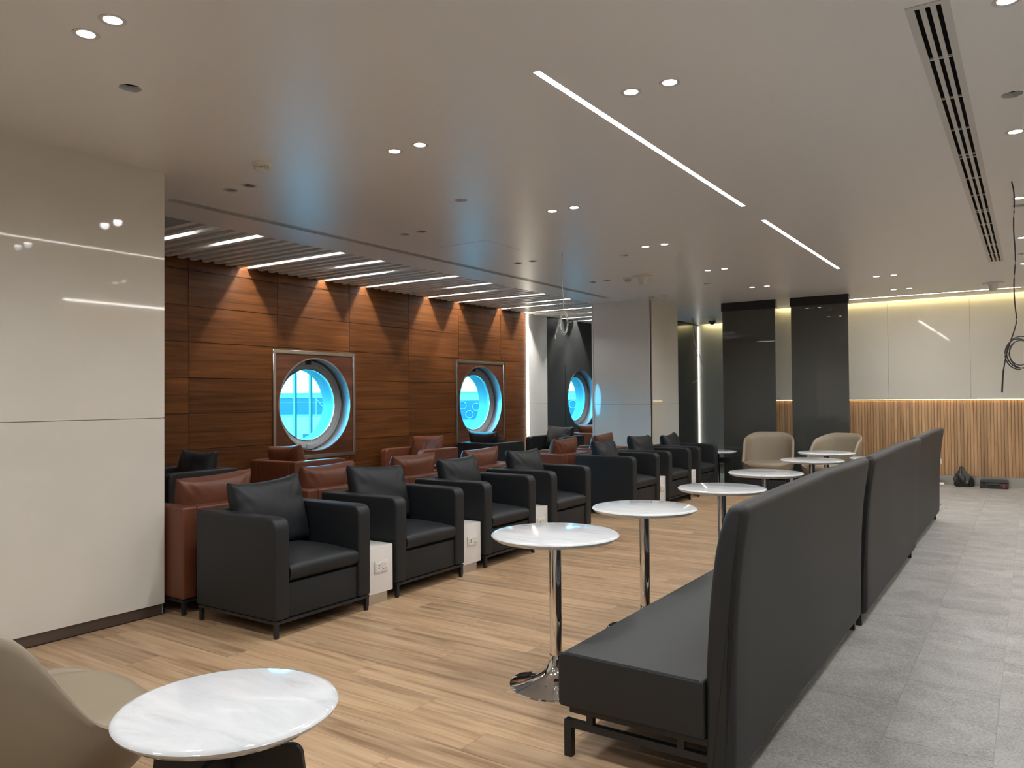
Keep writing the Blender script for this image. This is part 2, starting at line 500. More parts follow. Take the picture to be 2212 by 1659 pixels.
# ---- near wall and right walls (seen only as reflections)
struct(MB().box(-5, 7, -3.3, -3.2, 0, 3.45).build('wall_near', 'cream', smooth=False))
wr = struct(MB().box(0.55, 0.70, -3.2, 5.0, 0, 3.45).build('wall_right', 'cream', smooth=False), 'cream wall right of the aisle')
MB().box(0.70, 2.60, 4.9, 5.0, 0, 3.45).build('return_wall', 'cream', wr, smooth=False)
MB().box(2.60, 2.75, 4.9, 17, 0, 3.45).build('rear_wall', 'cream', wr, smooth=False)
MB().box(2.56, 2.60, 5.0, 14.2, 2.50, 2.95).build('wood_band', 'reed', wr, smooth=False)
MB().box(2.56, 2.60, 5.0, 14.2, 0.0, 1.35).build('wood_dado', 'reed', wr, smooth=False)
tag(MB().box(2.30, 2.335, 5.2, 13.2, CZ - 0.012, CZ).build('linear_light_offscreen', 'strip', smooth=False), 'long white ceiling light line along the wood band right of the aisle', 'light')

# ---- far wall
fwall = struct(MB().box(-4.0, 2.75, FARY, FARY + 0.15, 0, 3.45).build('wall_far', 'groove', smooth=False), 'far wall with cream panels above reeded oak')
xs = [-4.0, -3.18, -1.98, -0.80, 0.40, 1.60, 2.60]
for a, b in zip(xs, xs[1:]):
    MB().box(a + 0.0015, b - 0.0015, FARY - 0.05, FARY, 1.372, 3.42).build('panel', 'cream', fwall, smooth=False)
bb = struct(MB().box(-4.0, 2.6, FARY - 0.022, FARY, 0, 0.152).build('baseboard_far', 'steel', smooth=False), 'brushed metal skirting under the reeded oak')
reed = MB().box(-0.0205, 0.0205, -0.030, -0.008, 0.153, 1.352, 0.005, 2).mesh('slat', 'reed')
x = -3.98
k = 0
while x < 0.75:
    link('slat', reed, fwall, (x, FARY, 0)); x += 0.0455
    k += 1
MB().box(x, 2.6, FARY - 0.028, FARY, 0.153, 1.352).build('slat_field', 'reed', fwall, smooth=False)
MB().box(-4.0, x, FARY - 0.016, FARY, 0.153, 1.352).build('slat_backing', 'reed', fwall, smooth=False)
tag(MB().box(-4.0, 2.6, FARY - 0.044, FARY - 0.030, 1.362, 1.371).build('shelf_light', 'cove2', smooth=False), 'warm light line glowing over the reeded oak dado', 'light')
tag(MB().box(-4.0, 2.6, 14.112, 14.135, 3.075, 3.085).build('cove_light', 'cove', smooth=False), 'hidden warm cove light washing the top of the far cream wall', 'light')
MB().box(-4.0, 2.6, 14.10, 14.11, CZ, 3.12).build('cove_lip', 'ceiling', ceiling, smooth=False)
# deep bay behind the partitions
dw = struct(MB().box(-8.2, -3.8, 16.29, 16.4, 0, 3.45).build('wall_deep', 'white_gloss', smooth=False), 'pale glossy wall of the deep bay')
MB().box(-6.05, -3.8, 16.27, 16.29, 0.0, 1.330).build('panel', 'white_gloss', dw, smooth=False)
MB().box(-6.05, -3.8, 16.27, 16.29, 1.334, 3.42).build('panel', 'white_gloss', dw, smooth=False)
struct(MB().box(-3.9, -3.8, 14.37, 16.3, 0, 3.45).build('wall_bay', 'white_gloss', smooth=False), 'side wall of the deep bay')
tag(MB().box(-5.9, -3.9, 16.19, 16.21, 3.06, 3.07).build('cove_light', 'cove', smooth=False), 'hidden warm cove light over the deep bay wall', 'light')
struct(MB().box(-6.15, -6.05, 15.0, 16.29, 0, CZ).build('wall_dark', 'dark_glass', smooth=False), 'dark glossy wall behind the white pillar')
tag(MB().box(-6.05, -6.035, 16.24, 16.265, 0, 2.98).build('vertical_light', 'vled2', smooth=False), 'thin vertical light line between dark wall and pale bay wall', 'light')

# ---- white pillar
pil = struct(MB().box(-6.05, -5.03, 11.42, 12.49, 0, CZ).build('wall_pillar', 'header', smooth=False), 'white and cream glass clad pillar')
MB().box(-6.055, -5.045, 11.40, 11.42, 0.0, 1.330).build('panel', 'white_gloss', pil, smooth=False)
MB().box(-6.055, -5.045, 11.40, 11.42, 1.333, CZ).build('panel', 'white_gloss', pil, smooth=False)
MB().box(-5.03, -5.012, 11.425, 12.50, 0.0, 1.330).build('panel', 'cream', pil, smooth=False)
MB().box(-5.03, -5.012, 11.425, 12.50, 1.333, CZ).build('panel', 'cream', pil, smooth=False)
MB().box(-6.085, -6.057, 11.395, 11.42, 0, CZ).build('edge_trim', 'white', pil, smooth=False)

# ---- dark glass partitions
for a, b, lab in ((-4.30, -3.435, 'dark glass partition panel next to the deep bay'), (-3.18, -2.33, 'dark glass partition panel next to the reeded oak wall')):
    p = thing('glass_partition', lab, 'partition', ((a + b) / 2, 12.72, 0))
    h = (b - a) / 2
    MB().box(-h, h, -0.012, 0.012, 0.0, 2.875).build('pane', 'dark_glass', p, smooth=False)
    MB().box(-h - 0.005, h + 0.015, -0.055, 0.055, 2.875, CZ).build('header_box', 'header', p, smooth=False)

# ---- window wall
wl = struct(MB().box(WX - 0.30, WX - 0.012, 16.2, 17.0, 0, 3.45).build('wall_left', 'groove', smooth=False), 'window wall clad in walnut panels with round windows')
WINS = [(7.115, 1.38, 0.618), (10.865, 1.38, 0.618), (14.50, 1.42, 0.60)]
def backing(y0, y1, z0, z1, mat='groove', parent=None):
    return MB().box(WX - 0.022, WX - 0.012, y0, y1, z0, z1).build('backing', mat, parent or wl, smooth=False)
ys = 3.0
for wy, wz, wr_ in WINS:
    backing(ys, wy - 0.64, 0, 3.45)
    backing(wy - 0.64, wy + 0.64, 0, wz - 0.64)
    backing(wy - 0.64, wy + 0.64, wz + 0.64, 3.45)
    ys = wy + 0.64
backing(ys, 16.3, 0, 3.45)
ZG = [0.059, 0.472, 0.885, 1.298, 1.711, 2.124, 2.537, 2.950, 3.30]
YG = [3.06, 3.977, 5.230, 6.483, 7.735, 8.988, 10.240, 11.490, 12.345]
gp = 0.0035
for c in range(len(YG) - 1):
    win = [w for w in WINS[:2] if YG[c] < w[0] < YG[c + 1]]
    for r_ in range(len(ZG) - 1):
        z0, z1 = ZG[r_], ZG[r_ + 1]
        if win:
            if z0 >= 0.8 and z1 <= 1.9: continue
            if z0 < 0.8 < z1: z1 = 0.70
            if z0 < 2.05 < z1: z0 = 2.06
        MB().box(WX - 0.012, WX, YG[c] + gp, YG[c + 1] - gp, z0 + gp, z1 - gp).build('panel', 'wallnut', wl, smooth=False)
# white and charcoal stretch after the vertical light
MB().box(WX - 0.012, WX, 12.385, 13.10, 0.0, 1.331).build('panel', 'white_gloss', wl, smooth=False)
MB().box(WX - 0.012, WX, 12.385, 13.10, 1.335, 3.3).build('panel', 'white_gloss', wl, smooth=False)

def disc_hole_panel(name, y0, y1, z0, z1, yc, zc, r, mat, parent, x=0.0, n=64):
    """flat panel facing +x with a round hole"""
    t = bmesh.new(); inner, outer = [], []
    for k in range(n):
        a = 2 * math.pi * k / n
        c, s_ = math.cos(a), math.sin(a)
        inner.append(t.verts.new((x, yc + r * c, zc + r * s_)))
        ty = (y1 - yc) / c if c > 1e-6 else ((y0 - yc) / c if c < -1e-6 else 1e9)
        tz = (z1 - zc) / s_ if s_ > 1e-6 else ((z0 - zc) / s_ if s_ < -1e-6 else 1e9)
        q = min(ty, tz)
        outer.append(t.verts.new((x, yc + q * c, zc + q * s_)))
    # exact corners: move the nearest boundary vertex
    for cy, cz in ((y0, z0), (y0, z1), (y1, z0), (y1, z1)):
        v = min(outer, key=lambda v: (v.co.y - cy) ** 2 + (v.co.z - cz) ** 2); v.co.y = cy; v.co.z = cz
    for k in range(n):
        t.faces.new((inner[k], outer[k], outer[(k + 1) % n], inner[(k + 1) % n]))
    ex = bmesh.ops.extrude_face_region(t, geom=t.faces[:])
    bmesh.ops.translate(t, verts=[v for v in ex['geom'] if isinstance(v, bmesh.types.BMVert)], vec=(-0.012, 0, 0))
    bmesh.ops.recalc_face_normals(t, faces=t.faces)
    b = MB(); b.add(t)
    return b.build(name, mat, parent, smooth=False)

ROTY = Matrix.Rotation(R(90), 4, 'Y')
def make_window(i, wy, wz, rr, framed):
    root = tag(link('window_%d' % i, None, None, (WX, wy, wz)), None, None, None, 'structure')
    root['label'] = ['round window nearest the cream column in a steel square frame', 'round window in a steel square frame near the vertical light', 'round window in the charcoal wall behind the white pillar'][i - 1]
    if framed:
        h = 0.715
        disc_hole_panel('surround_panel', -h + 0.03, h - 0.03, -h + 0.03, h - 0.03, 0, 0, rr, 'wallnut_dark', root, 0.006)
        for nm, bx in (('frame_rail', (-h, h, h - 0.045, h)), ('frame_rail', (-h, h, -h, -h + 0.045)), ('frame_stile', (-h, -h + 0.045, -h + 0.045, h - 0.045)), ('frame_stile', (h - 0.045, h, -h + 0.045, h - 0.045))):
            MB().box(0.0, 0.02, bx[0], bx[1], bx[2], bx[3], 0.003, 1).build(nm, 'steel', root)
    else:
        disc_hole_panel('surround_panel', -0.70, 0.70, -0.70, 0.70, 0, 0, rr, 'dark_wall', root, 0.006)
    # lathe axis along x (profile z -> x)
    def ring(name, prof, mat, par=root, closed=True):
        return MB().lathe(prof, 72, ROTY, closed).build(name, mat, par, angle=30)
    ring('reveal', [(rr, 0.004), (rr + 0.012, 0.004), (rr + 0.012, -0.20), (rr, -0.20)], 'reveal')
    ring('reveal_lip', [(rr - 0.004, 0.012), (rr + 0.012, 0.012), (rr + 0.012, 0.004), (rr - 0.004, 0.004)], 'steel')
    ring('gap_seal', [(rr - 0.012, -0.165), (rr, -0.165), (rr, -0.20), (rr - 0.012, -0.20)], 'seal')
    g = rr - 0.135
    cs = ring('casement', [(rr - 0.014, -0.17), (rr - 0.014, -0.145), (rr - 0.04, -0.135), (rr - 0.055, -0.142), (rr - 0.075, -0.142), (rr - 0.085, -0.15), (g, -0.165), (g, -0.21), (rr - 0.014, -0.21)], 'casement')
    ring('glazing_bead', [(g + 0.006, -0.158), (g - 0.004, -0.160), (g - 0.006, -0.172), (g + 0.006, -0.172)], 'chrome')
    MB().box(-0.16, -0.115, -0.05, 0.05, -rr + 0.018, -rr + 0.085, 0.005).build('latch', 'casement', root)
    MB().box(-0.16, -0.125, -0.055, 0.03, rr - 0.075, rr - 0.02, 0.005).build('catch', 'seal', root)
    MB().lathe([(0, -0.185), (g + 0.01, -0.185), (g + 0.01, -0.191), (0, -0.191)], 72, ROTY).build('pane', 'glass', root, angle=30)
    ring('outer_tunnel', [(g + 0.0, -0.21), (g + 0.012, -0.21), (g + 0.012, -0.40), (g + 0.0, -0.40)], 'outer')
    return root
for i, (wy, wz, rr) in enumerate(WINS):
    make_window(i + 1, wy, wz, rr, i < 2)
    lp = bpy.data.lights.new('window portal', 'AREA'); lp.shape = 'SQUARE'; lp.size = 1.1
    lp.cycles.is_portal = True
    po = bpy.data.objects.new('window_%d_daylight_portal' % (i + 1), lp); COL.objects.link(po)
    po.location = (WX - 0.42, wy, wz); po.rotation_euler = (0, R(-90), 0)
# outer masonry (keeps daylight out everywhere but the round openings)
def masonry():
    ys = 3.0
    for wy, wz, rr in WINS:
        g = rr - 0.135 + 0.005
        disc_hole_panel('outer_panel', -0.66, 0.66, -0.66, 0.66, 0, 0, g, 'outer', wl, 0).location = (WX - 0.388, wy, wz)
        for a in ((ys, wy - 0.66, 0, 3.45), (wy - 0.66, wy + 0.66, 0, wz - 0.66), (wy - 0.66, wy + 0.66, wz + 0.66, 3.45)):
            MB().box(WX - 0.40, WX - 0.388, *a).build('outer_skin', 'outer', wl, smooth=False)
        ys = wy + 0.66
    MB().box(WX - 0.40, WX - 0.388, ys, 17.0, 0, 3.45).build('outer_skin', 'outer', wl, smooth=False)
masonry()
# charcoal cladding around window 3
for a in ((13.105, 13.80, 0, 3.3), (15.20, 16.29, 0, 3.3), (13.80, 15.20, 0, 0.72), (13.80, 15.20, 2.12, 3.3)):
    MB().box(WX - 0.012, WX, *a).build('panel', 'dark_wall', wl, smooth=False)
tag(MB().box(WX - 0.012, WX + 0.022, 12.348, 12.384, 0, 3.06).build('vertical_light', 'vled', smooth=False), 'bright vertical light line at the end of the walnut wall', 'light')
blk = struct(MB().box(-8.4, COLX - 3.0, 2.95, 3.03, 0, 3.45).build('wall_end', 'dark_wall', smooth=False), 'end wall behind the cream column')

# outer shell: keeps daylight out of the ceiling void, so it only enters by the round windows
for b_ in ((-8.45, -8.38, -3.35, 3.05), (-8.45, 7.0, -3.40, -3.30), (6.93, 7.0, -3.35, 17.0), (-8.45, 7.0, 16.93, 17.0), (-8.45, -8.38, 16.9, 17.0)):
    MB().box(*b_, 0, 3.45).build('outer_skin', 'outer', wl, smooth=False)

# ---- slatted ceiling over the window bay
sl = thing('slatted_ceiling', 'white slatted ceiling strip along the window wall', 'ceiling', (0, 0, 0))
slat_me = MB().box(WX + 0.004, -6.052, -0.033, 0.033, SLZ, SLZ + 0.13, 0.004, 1).mesh('slat', 'slat')
pit = 0.1565
bar_spot = bpy.data.lights.new('bar spot', 'SPOT'); bar_spot.energy = BAR_SPOT_W; bar_spot.color = (1.0, 0.96, 0.90)
bar_spot.spot_size = R(140); bar_spot.spot_blend = 0.5; bar_spot.shadow_soft_size = 0.006
FULL = [5.95, 7.97, 10.19, 12.27, 14.3]
SOFF = [4.9, 6.55, 8.78, 10.95, 13.0]
WALLH = [4.35, 7.19, 9.36, 11.50, 13.6]
y0 = 3.86
def snap(y): return y0 + pit * (round((y - y0) / pit - 0.5) + 0.5)
y = y0 + 2 * pit
while y < 16.2:
    link('slat', slat_me, sl, (0, y, 0)); y += pit
MB().box(WX, -6.05, 3.03, 16.29, 3.30, 3.31).build('backing_board', 'plenum', sl, smooth=False)
for lst, xa, xb, lab, grp in ((FULL, WX + 0.02, -6.08, 'full length white light bar in the slatted ceiling', 'full light bars in the slatted ceiling'),
                              (SOFF, -7.02, -6.08, 'half length light bar at the room side of the slats', 'soffit side light bars'),
                              (WALLH, WX + 0.02, -6.85, 'half length light bar at the wall side of the slats', 'wall side light bars')):
    for bi, yy in enumerate(lst):
        ys_ = snap(yy)
        t = thing('light_bar', lab + ', %s from the cream column' % ['first', 'second', 'third', 'fourth', 'fifth'][bi], 'light', (0, ys_, 0), 0, grp)
        MB().box(xa, xb, -0.010, 0.010, SLZ + 0.094, SLZ + 0.101).build('diffuser', 'slatled', t, smooth=False)
        MB().box(xa, xb, -0.044, 0.044, SLZ + 0.101, SLZ + 0.125).build('housing', 'slat', t, smooth=False)
        if xa < -7.5 and yy > 5:
            MB().lathe([(0, 0.094), (0.014, 0.094), (0.014, 0.084), (0.010, 0.084), (0, 0.090)], 14, Matrix.Translation((WX + 0.7, 0, SLZ))).build('spot_can', 'vent', t)
            lo = bpy.data.objects.new('bar_spot', bar_spot); COL.objects.link(lo); lo.parent = t
            lo.location = (WX + 0.7, 0, SLZ + 0.076); lo.rotation_euler = (0, R(50), 0)
# ================================================================== CEILING FITTINGS
trim_me = MB().lathe([(0.036, CZ - 0.0005), (0.052, CZ - 0.003), (0.054, CZ - 0.0005), (0.054, CZ)], 28).mesh('trim_ring', 'vent')
cone_me = MB().lathe([(0.044, CZ), (0.045, CZ + 0.045), (0.0, CZ + 0.046)], 24).mesh('reflector', 'vent')
lens_me = MB().lathe([(0, CZ + 0.004), (0.036, CZ + 0.004), (0.036, CZ + 0.012), (0, CZ + 0.012)], 24).mesh('lens', 'lens')
lensoff_me = MB().lathe([(0, CZ + 0.014), (0.036, CZ + 0.014), (0.036, CZ + 0.02), (0, CZ + 0.02)], 24).mesh('lens', 'lensoff')
spot = bpy.data.lights.new('downlight', 'SPOT')
spot.energy = SPOT_W; spot.color = (0.955, 0.978, 1.0); spot.spot_size = R(165); spot.spot_blend = 0.9; spot.shadow_soft_size = 0.035
def in_picture(p):
    d = Vector(p) - Vector((0, 0, 1.45)); z = d.dot(fw)
    if z <= 0: return False
    return 0 <= IW / 2 + FPX * d.dot(rt2) / z <= IW and 0 <= IH / 2 + FPX * d.dot(dn2) / z <= IH
n_off = [0]
def downlight(x, y, lit, label, grp):
    t = thing('ceiling_downlight', label, 'light', (x, y, 0), 0, grp)
    link('trim_ring', trim_me, t); link('reflector', cone_me, t)
    off = lit and not in_picture((x, y, CZ))
    n_off[0] += off
    link('lens_%d_offscreen' % n_off[0] if off else 'lens', lens_me if lit else lensoff_me, t)
    if lit:
        o = bpy.data.objects.new('downlight_lamp_%d_offscreen' % n_off[0] if off else 'downlight_lamp', spot); COL.objects.link(o); o.parent = t; o.location = (0, 0, CZ - 0.012)
NTH = ['first', 'second', 'third', 'fourth', 'fifth', 'sixth', 'seventh', 'eighth', 'ninth']
ROWS = {-3.2: 'before the black armchairs', -1.57: 'beside the ceiling light lines', 0.05: 'beside the wide slot vent', 1.57: 'right of the cream wall end'}
for rx in ROWS:
    for i, (x, y) in enumerate(sorted([p for p in LIT if p[0] == rx], key=lambda p: -p[1])):
        for dx in (-0.105, 0.105):
            downlight(x + dx, y, True, 'lit downlight, %s pair from the far wall, row %s' % (NTH[i], ROWS[rx]), 'lit ceiling downlights')
for i, (x, y) in enumerate(sorted(OFF, key=lambda p: p[1])):
    for dx in (-0.105, 0.105):
        downlight(x + dx, y, False, 'unlit ceiling downlight near the slatted strip, %s pair from the cream column' % NTH[i], 'unlit ceiling downlights')
for i, (x, y) in enumerate(HOLES):
    h = tag(MB().lathe([(0.058, CZ + 0.031), (0.058, CZ + 0.12), (0, CZ + 0.12)], 16).build('ceiling_hole', 'void', None, (x, y, 0)), 'rough dark ceiling hole %s, %s from the far wall' % (('over the armchairs', NTH[3 - i]) if i < 4 else ('beside the wide slot vent', NTH[6 - i])), 'hole', 'open cut holes in the ceiling')
for (x, y0_, y1_), lab in zip(STRIPS, ('long white light line recessed in the ceiling over the marble tables', 'white light line in the ceiling further along, before the dark partitions')):
    t = thing('linear_light', lab, 'light', (x, 0, 0))
    MB().box(-0.0165, 0.0165, y0_ + 0.001, y1_ - 0.001, CZ + 0.002, CZ + 0.012).build('diffuser', 'strip', t, smooth=False)
    MB().box(-0.0165, 0.0165, y0_ + 0.001, y1_ - 0.001, CZ + 0.012, CZ + 0.05).build('profile', 'vent', t, smooth=False)
t = thing('linear_light', 'white light line across the ceiling in front of the far cream wall', 'light', (0, 13.4825, 0))
MB().box(-2.74, -0.105, -0.016, 0.016, CZ + 0.001, CZ + 0.012).build('diffuser', 'strip', t, smooth=False)
MB().box(-2.74, -0.105, -0.016, 0.016, CZ + 0.012, CZ + 0.05).build('profile', 'vent', t, smooth=False)

# slot diffusers
def slot_vent(x0, x1, y0_, y1_, nslot, label, bars, margin, bar):
    t = thing('slot_vent', label, 'vent', (0, 0, 0))
    zf = CZ - 0.004
    for a, b, c, d, nm in ((x0, x0 + margin, y0_, y1_, 'side_flange'), (x1 - margin, x1, y0_, y1_, 'side_flange'),
                           (x0 + margin, x1 - margin, y0_, y0_ + margin, 'end_flange'), (x0 + margin, x1 - margin, y1_ - margin, y1_, 'end_flange')):
        MB().box(a, b, c, d, zf, zf + 0.0038).build(nm, 'vent', t, smooth=False)
    wi = x1 - x0 - 2 * margin
    sw = (wi - bar * (nslot - 1)) / nslot
    for k in range(nslot - 1):
        a = x0 + margin + sw * (k + 1) + bar * k
        MB().box(a, a + bar, y0_ + margin, y1_ - margin, zf, zf + 0.0035).build('divider_bar', 'vent', t, smooth=False)
    if bars:
        b_me = MB().box(x0 + margin, x1 - margin, -0.006, 0.006, zf + 0.001, zf + 0.010).mesh('cross_bar', 'vent', smooth=False)
        y = y0_ + 0.6
        k = 0
        while y < y1_ - 0.2:
            link('cross_bar', b_me, t, (0, y, 0))
            k += 1
            y += 0.08 if k % 4 == 0 else 0.58
    MB().box(x0 + 0.012, x1 - 0.012, y0_ + 0.012, y1_ - 0.012, CZ + 0.06, CZ + 0.07).build('duct', 'void', t, smooth=False)
    for a, b in ((x0 + 0.0125, x0 + 0.015), (x1 - 0.015, x1 - 0.0125)):
        MB().box(a, b, y0_ + 0.012, y1_ - 0.012, CZ + 0.0002, CZ + 0.06).build('duct_side', 'void', t, smooth=False)
    return t
slot_vent(*VENT, 3, 'long white three slot air vent in the ceiling above the aisle', True, 0.030, 0.020)
slot_vent(*WV, 3, 'long narrow slot air vent in the ceiling beside the slatted strip', False, 0.016, 0.009)

# smoke detectors
def smoke(x, y, label):
    t = thing('smoke_detector', label, 'detector', (x, y, CZ))
    MB().lathe([(0, 0), (0.062, 0), (0.062, -0.012), (0.056, -0.026), (0, -0.026)], 32).build('base', 'plastic', t)
    MB().lathe([(0.046, -0.026), (0.043, -0.046), (0, -0.046)], 32).build('chamber', 'void', t)
    for z0, r0, r1 in ((-0.030, 0.053, 0.051), (-0.040, 0.049, 0.046)):
        MB().lathe([(r0 - 0.014, z0), (r0, z0), (r1, z0 - 0.005), (r1 - 0.014, z0 - 0.005)], 32, None, True).build('grille_ring', 'plastic', t)
    for k in range(6):
        MB().box(0.038, 0.049, -0.004, 0.004, -0.047, -0.026, 0, 1, Matrix.Rotation(k * math.pi / 3, 4, 'Z')).build('rib', 'plastic', t)
    MB().lathe([(0.044, -0.047), (0.034, -0.058), (0.014, -0.066), (0, -0.067)], 32).build('cap', 'plastic', t)
smoke(-4.177, 3.259, 'round white smoke detector on the ceiling by the cream column')
smoke(-4.357, 9.176, 'round white smoke detector on the ceiling beside the white funnel dome')
for x, y, lab in ((-4.152, 9.186, 'white funnel shaped ceiling dome beside a smoke detector'), (-0.428, 12.761, 'white funnel shaped ceiling dome near the far light line')):
    t = thing('ceiling_dome', lab, 'speaker', (x, y, CZ))
    MB().lathe([(0, 0), (0.125, 0), (0.125, -0.006), (0.07, -0.018), (0.058, -0.045), (0.047, -0.10), (0.040, -0.108), (0, -0.108)], 36).build('body', 'plastic', t)
    MB().lathe([(0.125, -0.001), (0.132, -0.001), (0.132, -0.005), (0.125, -0.005)], 36, None, True).build('rim', 'vent', t)
t = thing('security_camera', 'small dark dome camera hanging from the ceiling before the deep bay', 'camera', (-5.30, 15.05, CZ))
MB().lathe([(0, 0), (0.07, 0), (0.075, -0.045), (0, -0.045)], 28).build('housing', 'vent', t)
MB().lathe([(0.072, -0.045), (0.07, -0.07), (0.05, -0.10), (0.02, -0.122), (0, -0.125)], 28).build('dome', 'black_plastic', t)
# access panel in the ceiling
t = thing('access_panel', 'flush square access hatch in the ceiling by the slot vent', 'hatch', (-4.75, 6.45, CZ))
MB().box(-0.30, 0.30, -0.30, 0.30, -0.0015, 0.0).build('door', 'ceiling', t, smooth=False)
for a in ((-0.306, -0.302, -0.306, 0.306), (0.302, 0.306, -0.306, 0.306), (-0.302, 0.302, -0.306, -0.302), (-0.302, 0.302, 0.302, 0.306)):
    MB().box(*a, -0.001, 0.0).build('edge_trim', 'vent', t, smooth=False)

# hanging cables
def loop_pts(c, rx, rz_, n, turns, ph, ax, drift, seed=1):
    rr = random.Random(seed); out = []
    for k in range(int(n * turns) + 1):
        a = ph + 2 * math.pi * k / n
        w = 1 + 0.16 * math.sin(a * 0.37 + seed)
        out.append(Vector(c) + Vector((ax[0], ax[1], 0)) * (rx * w * math.cos(a)) + Vector((0, 0, 1)) * (rz_ * w * math.sin(a)) + Vector((-ax[1], ax[0], 0)) * (drift * (k / n)))
    return out
AX = (rt.x, rt.y)
t = thing('hanging_cable', 'white data cable hanging in a tied coil from the ceiling', 'cable', (-4.154, 7.138, CZ))
p = [(0, 0, 0), (-0.004, 0.0, -0.12), (-0.012, 0, -0.30), (0.004, 0, -0.48), (0.006, 0, -0.60)]
MB().tube(p, 0.0035, 6).build('drop', 'cable_white', t)
MB().tube(loop_pts((0.01, 0, -0.76), 0.042, 0.115, 16, 3.3, 1.4, AX, 0.008, 2), 0.0035, 6).build('coil', 'cable_white', t)
MB().tube([Vector((0, 0, -0.63)), Vector((-0.02 , -0.01, -0.72)), Vector((-0.05, -0.03, -0.82)), Vector((-0.07, -0.045, -0.90))], 0.0035, 6).build('tail', 'cable_white', t)
MB().box(-0.078, -0.064, -0.052, -0.038, -0.93, -0.89, 0.003).build('plug', 'cable_white', t)
t = thing('hanging_cable', 'black cable hanging in a big loose coil over the aisle', 'cable', (-0.098, 6.72, CZ))
MB().tube([(0, 0, 0.0), (0.012, 0, -0.06), (0.016, 0, -0.16), (0.004, 0, -0.34), (0.018, 0, -0.55), (0.0, 0, -0.75), (0.006, 0, -0.92), (0.018, 0, -1.02), (-0.002, 0, -1.10), (-0.028, 0, -1.18), (-0.055, 0, -1.28), (-0.072, 0, -1.38)], 0.0045, 8).build('drop', 'cable_black', t)
MB().tube([(-0.072, 0, -1.38), (-0.078, 0, -1.44), (-0.084, 0, -1.55)], 0.006, 8).build('sleeve', 'cable_black', t)
MB().tube(loop_pts((0.045, 0.02, -1.26), 0.095, 0.105, 26, 3.4, 2.4, AX, 0.012, 5), 0.0045, 8).build('coil', 'cable_black', t)
t = thing('hanging_cable', 'thin grey cable drooping beside the black coil over the aisle', 'cable', (0.09, 6.72, CZ))
MB().tube([(0, 0, -0.02), (-0.005, 0, -0.45), (-0.05, 0, -0.62), (-0.12, 0, -0.74), (-0.125, 0, -0.86), (-0.07, 0, -0.98), (0.0, 0, -1.04), (0.06, 0, -1.05)], 0.0028, 6).build('drop', 'cable_white', t)
t = thing('hanging_cable', 'two thin wires hanging loose before the dark wall of the deep bay', 'cable', (-5.55, 14.6, CZ))
MB().tube([(0, 0, 0), (0.02, 0, -0.35), (0.10, 0, -0.75), (0.20, 0, -0.95), (0.22, 0, -1.10), (0.12, 0, -1.22), (-0.02, 0, -1.30)], 0.004, 6).build('wire', 'cable_white', t)
MB().tube([(0.01, 0, 0), (0.04, 0.02, -0.33), (0.13, 0.02, -0.73), (0.21, 0.02, -0.96)], 0.004, 6).build('wire', 'cable_black', t)

# ================================================================== ARMCHAIRS
def rounded(pts_r):
    """polygon with rounded corners: list of (x, y, radius)"""
    out = []; n = len(pts_r)
    for i, (x, y, r) in enumerate(pts_r):
        if r <= 0:
            out.append((x, y)); continue
        p = Vector((x, y)); a = Vector(pts_r[i - 1][:2]); b = Vector(pts_r[(i + 1) % n][:2])
        da, db = (a - p).normalized(), (b - p).normalized()
        ang = da.angle(db); d = r / math.tan(ang / 2)
        s_, e = p + da * d, p + db * d
        for k in range(7):
            u = k / 6
            q = (1 - u) ** 2 * s_ + 2 * u * (1 - u) * p + u * u * e
            out.append((q.x, q.y))
    return out

def pillow_mesh(seed, mat, w=0.585, h=0.455, T=0.092, seam=True):
    rr = random.Random(seed); N, K = 44, 34
    ph = [rr.uniform(0, 6.28) for _ in range(6)]
    t = bmesh.new()
    def pt(u, v, side):
        eu, ev = 1 - abs(u) ** 4.5, 1 - abs(v) ** 4.5
        th = T * (max(eu, 0) ** 0.38) * (max(ev, 0) ** 0.38) * (1 + 0.12 * (1 - u * u) * (1 - v * v))
        x = u * w / 2 * (1 - 0.028 * (1 - v * v))
        z = v * h / 2 * (1 - 0.045 * (1 - u * u) * (1 if v > 0 else 0.3))
        if v > 0:
            z += 0.012 * v * abs(u) ** 3 * (1.0 + 0.5 * math.sin(ph[0])) + 0.010 * v * u * math.sin(ph[4])
        corner = (abs(u) ** 2) * max(v, 0) ** 1.2
        th += 0.004 * math.sin(9 * u + ph[1] + 3 * v) * ev * corner * 2
        th -= 0.022 * corner * abs(math.sin(10 * (abs(u) - v * 0.6) + ph[2])) ** 2 * max(ev, 0) ** 0.5 * max(eu, 0) ** 0.3
        th -= 0.010 * abs(u) ** 3 * (1 - v * v) * abs(math.sin(7 * v + ph[5])) ** 3 * max(eu, 0) ** 0.4
        th += 0.004 * math.sin(6 * v + 2.5 * u + ph[3]) * ev * eu
        if seam and side > 0:
            th -= 0.012 * math.exp(-((u - 0.12 + 0.05 * v) / 0.035) ** 2) * max(0, ev) * (1 if v > -0.1 else 0.25)
        return (side * th, x, z)
    gr = {}
    for s_ in (1, -1):
        for i in range(N + 1):
            for j in range(K + 1):
                u, v = -1 + 2 * i / N, -1 + 2 * j / K
                u = math.copysign(abs(u) ** 0.8, u); v = math.copysign(abs(v) ** 0.8, v)
                if s_ < 0 and (i in (0, N) or j in (0, K)):
                    gr[s_, i, j] = gr[1, i, j]; continue
                gr[s_, i, j] = t.verts.new(pt(u, v, s_))
    for s_ in (1, -1):
        for i in range(N):
            for j in range(K):
                f = [gr[s_, i, j], gr[s_, i + 1, j], gr[s_, i + 1, j + 1], gr[s_, i, j + 1]]
                if s_ < 0: f.reverse()
                t.faces.new(f)
    b = MB(); b.add(t)
    return b.mesh('back_cushion', mat, True, 80)

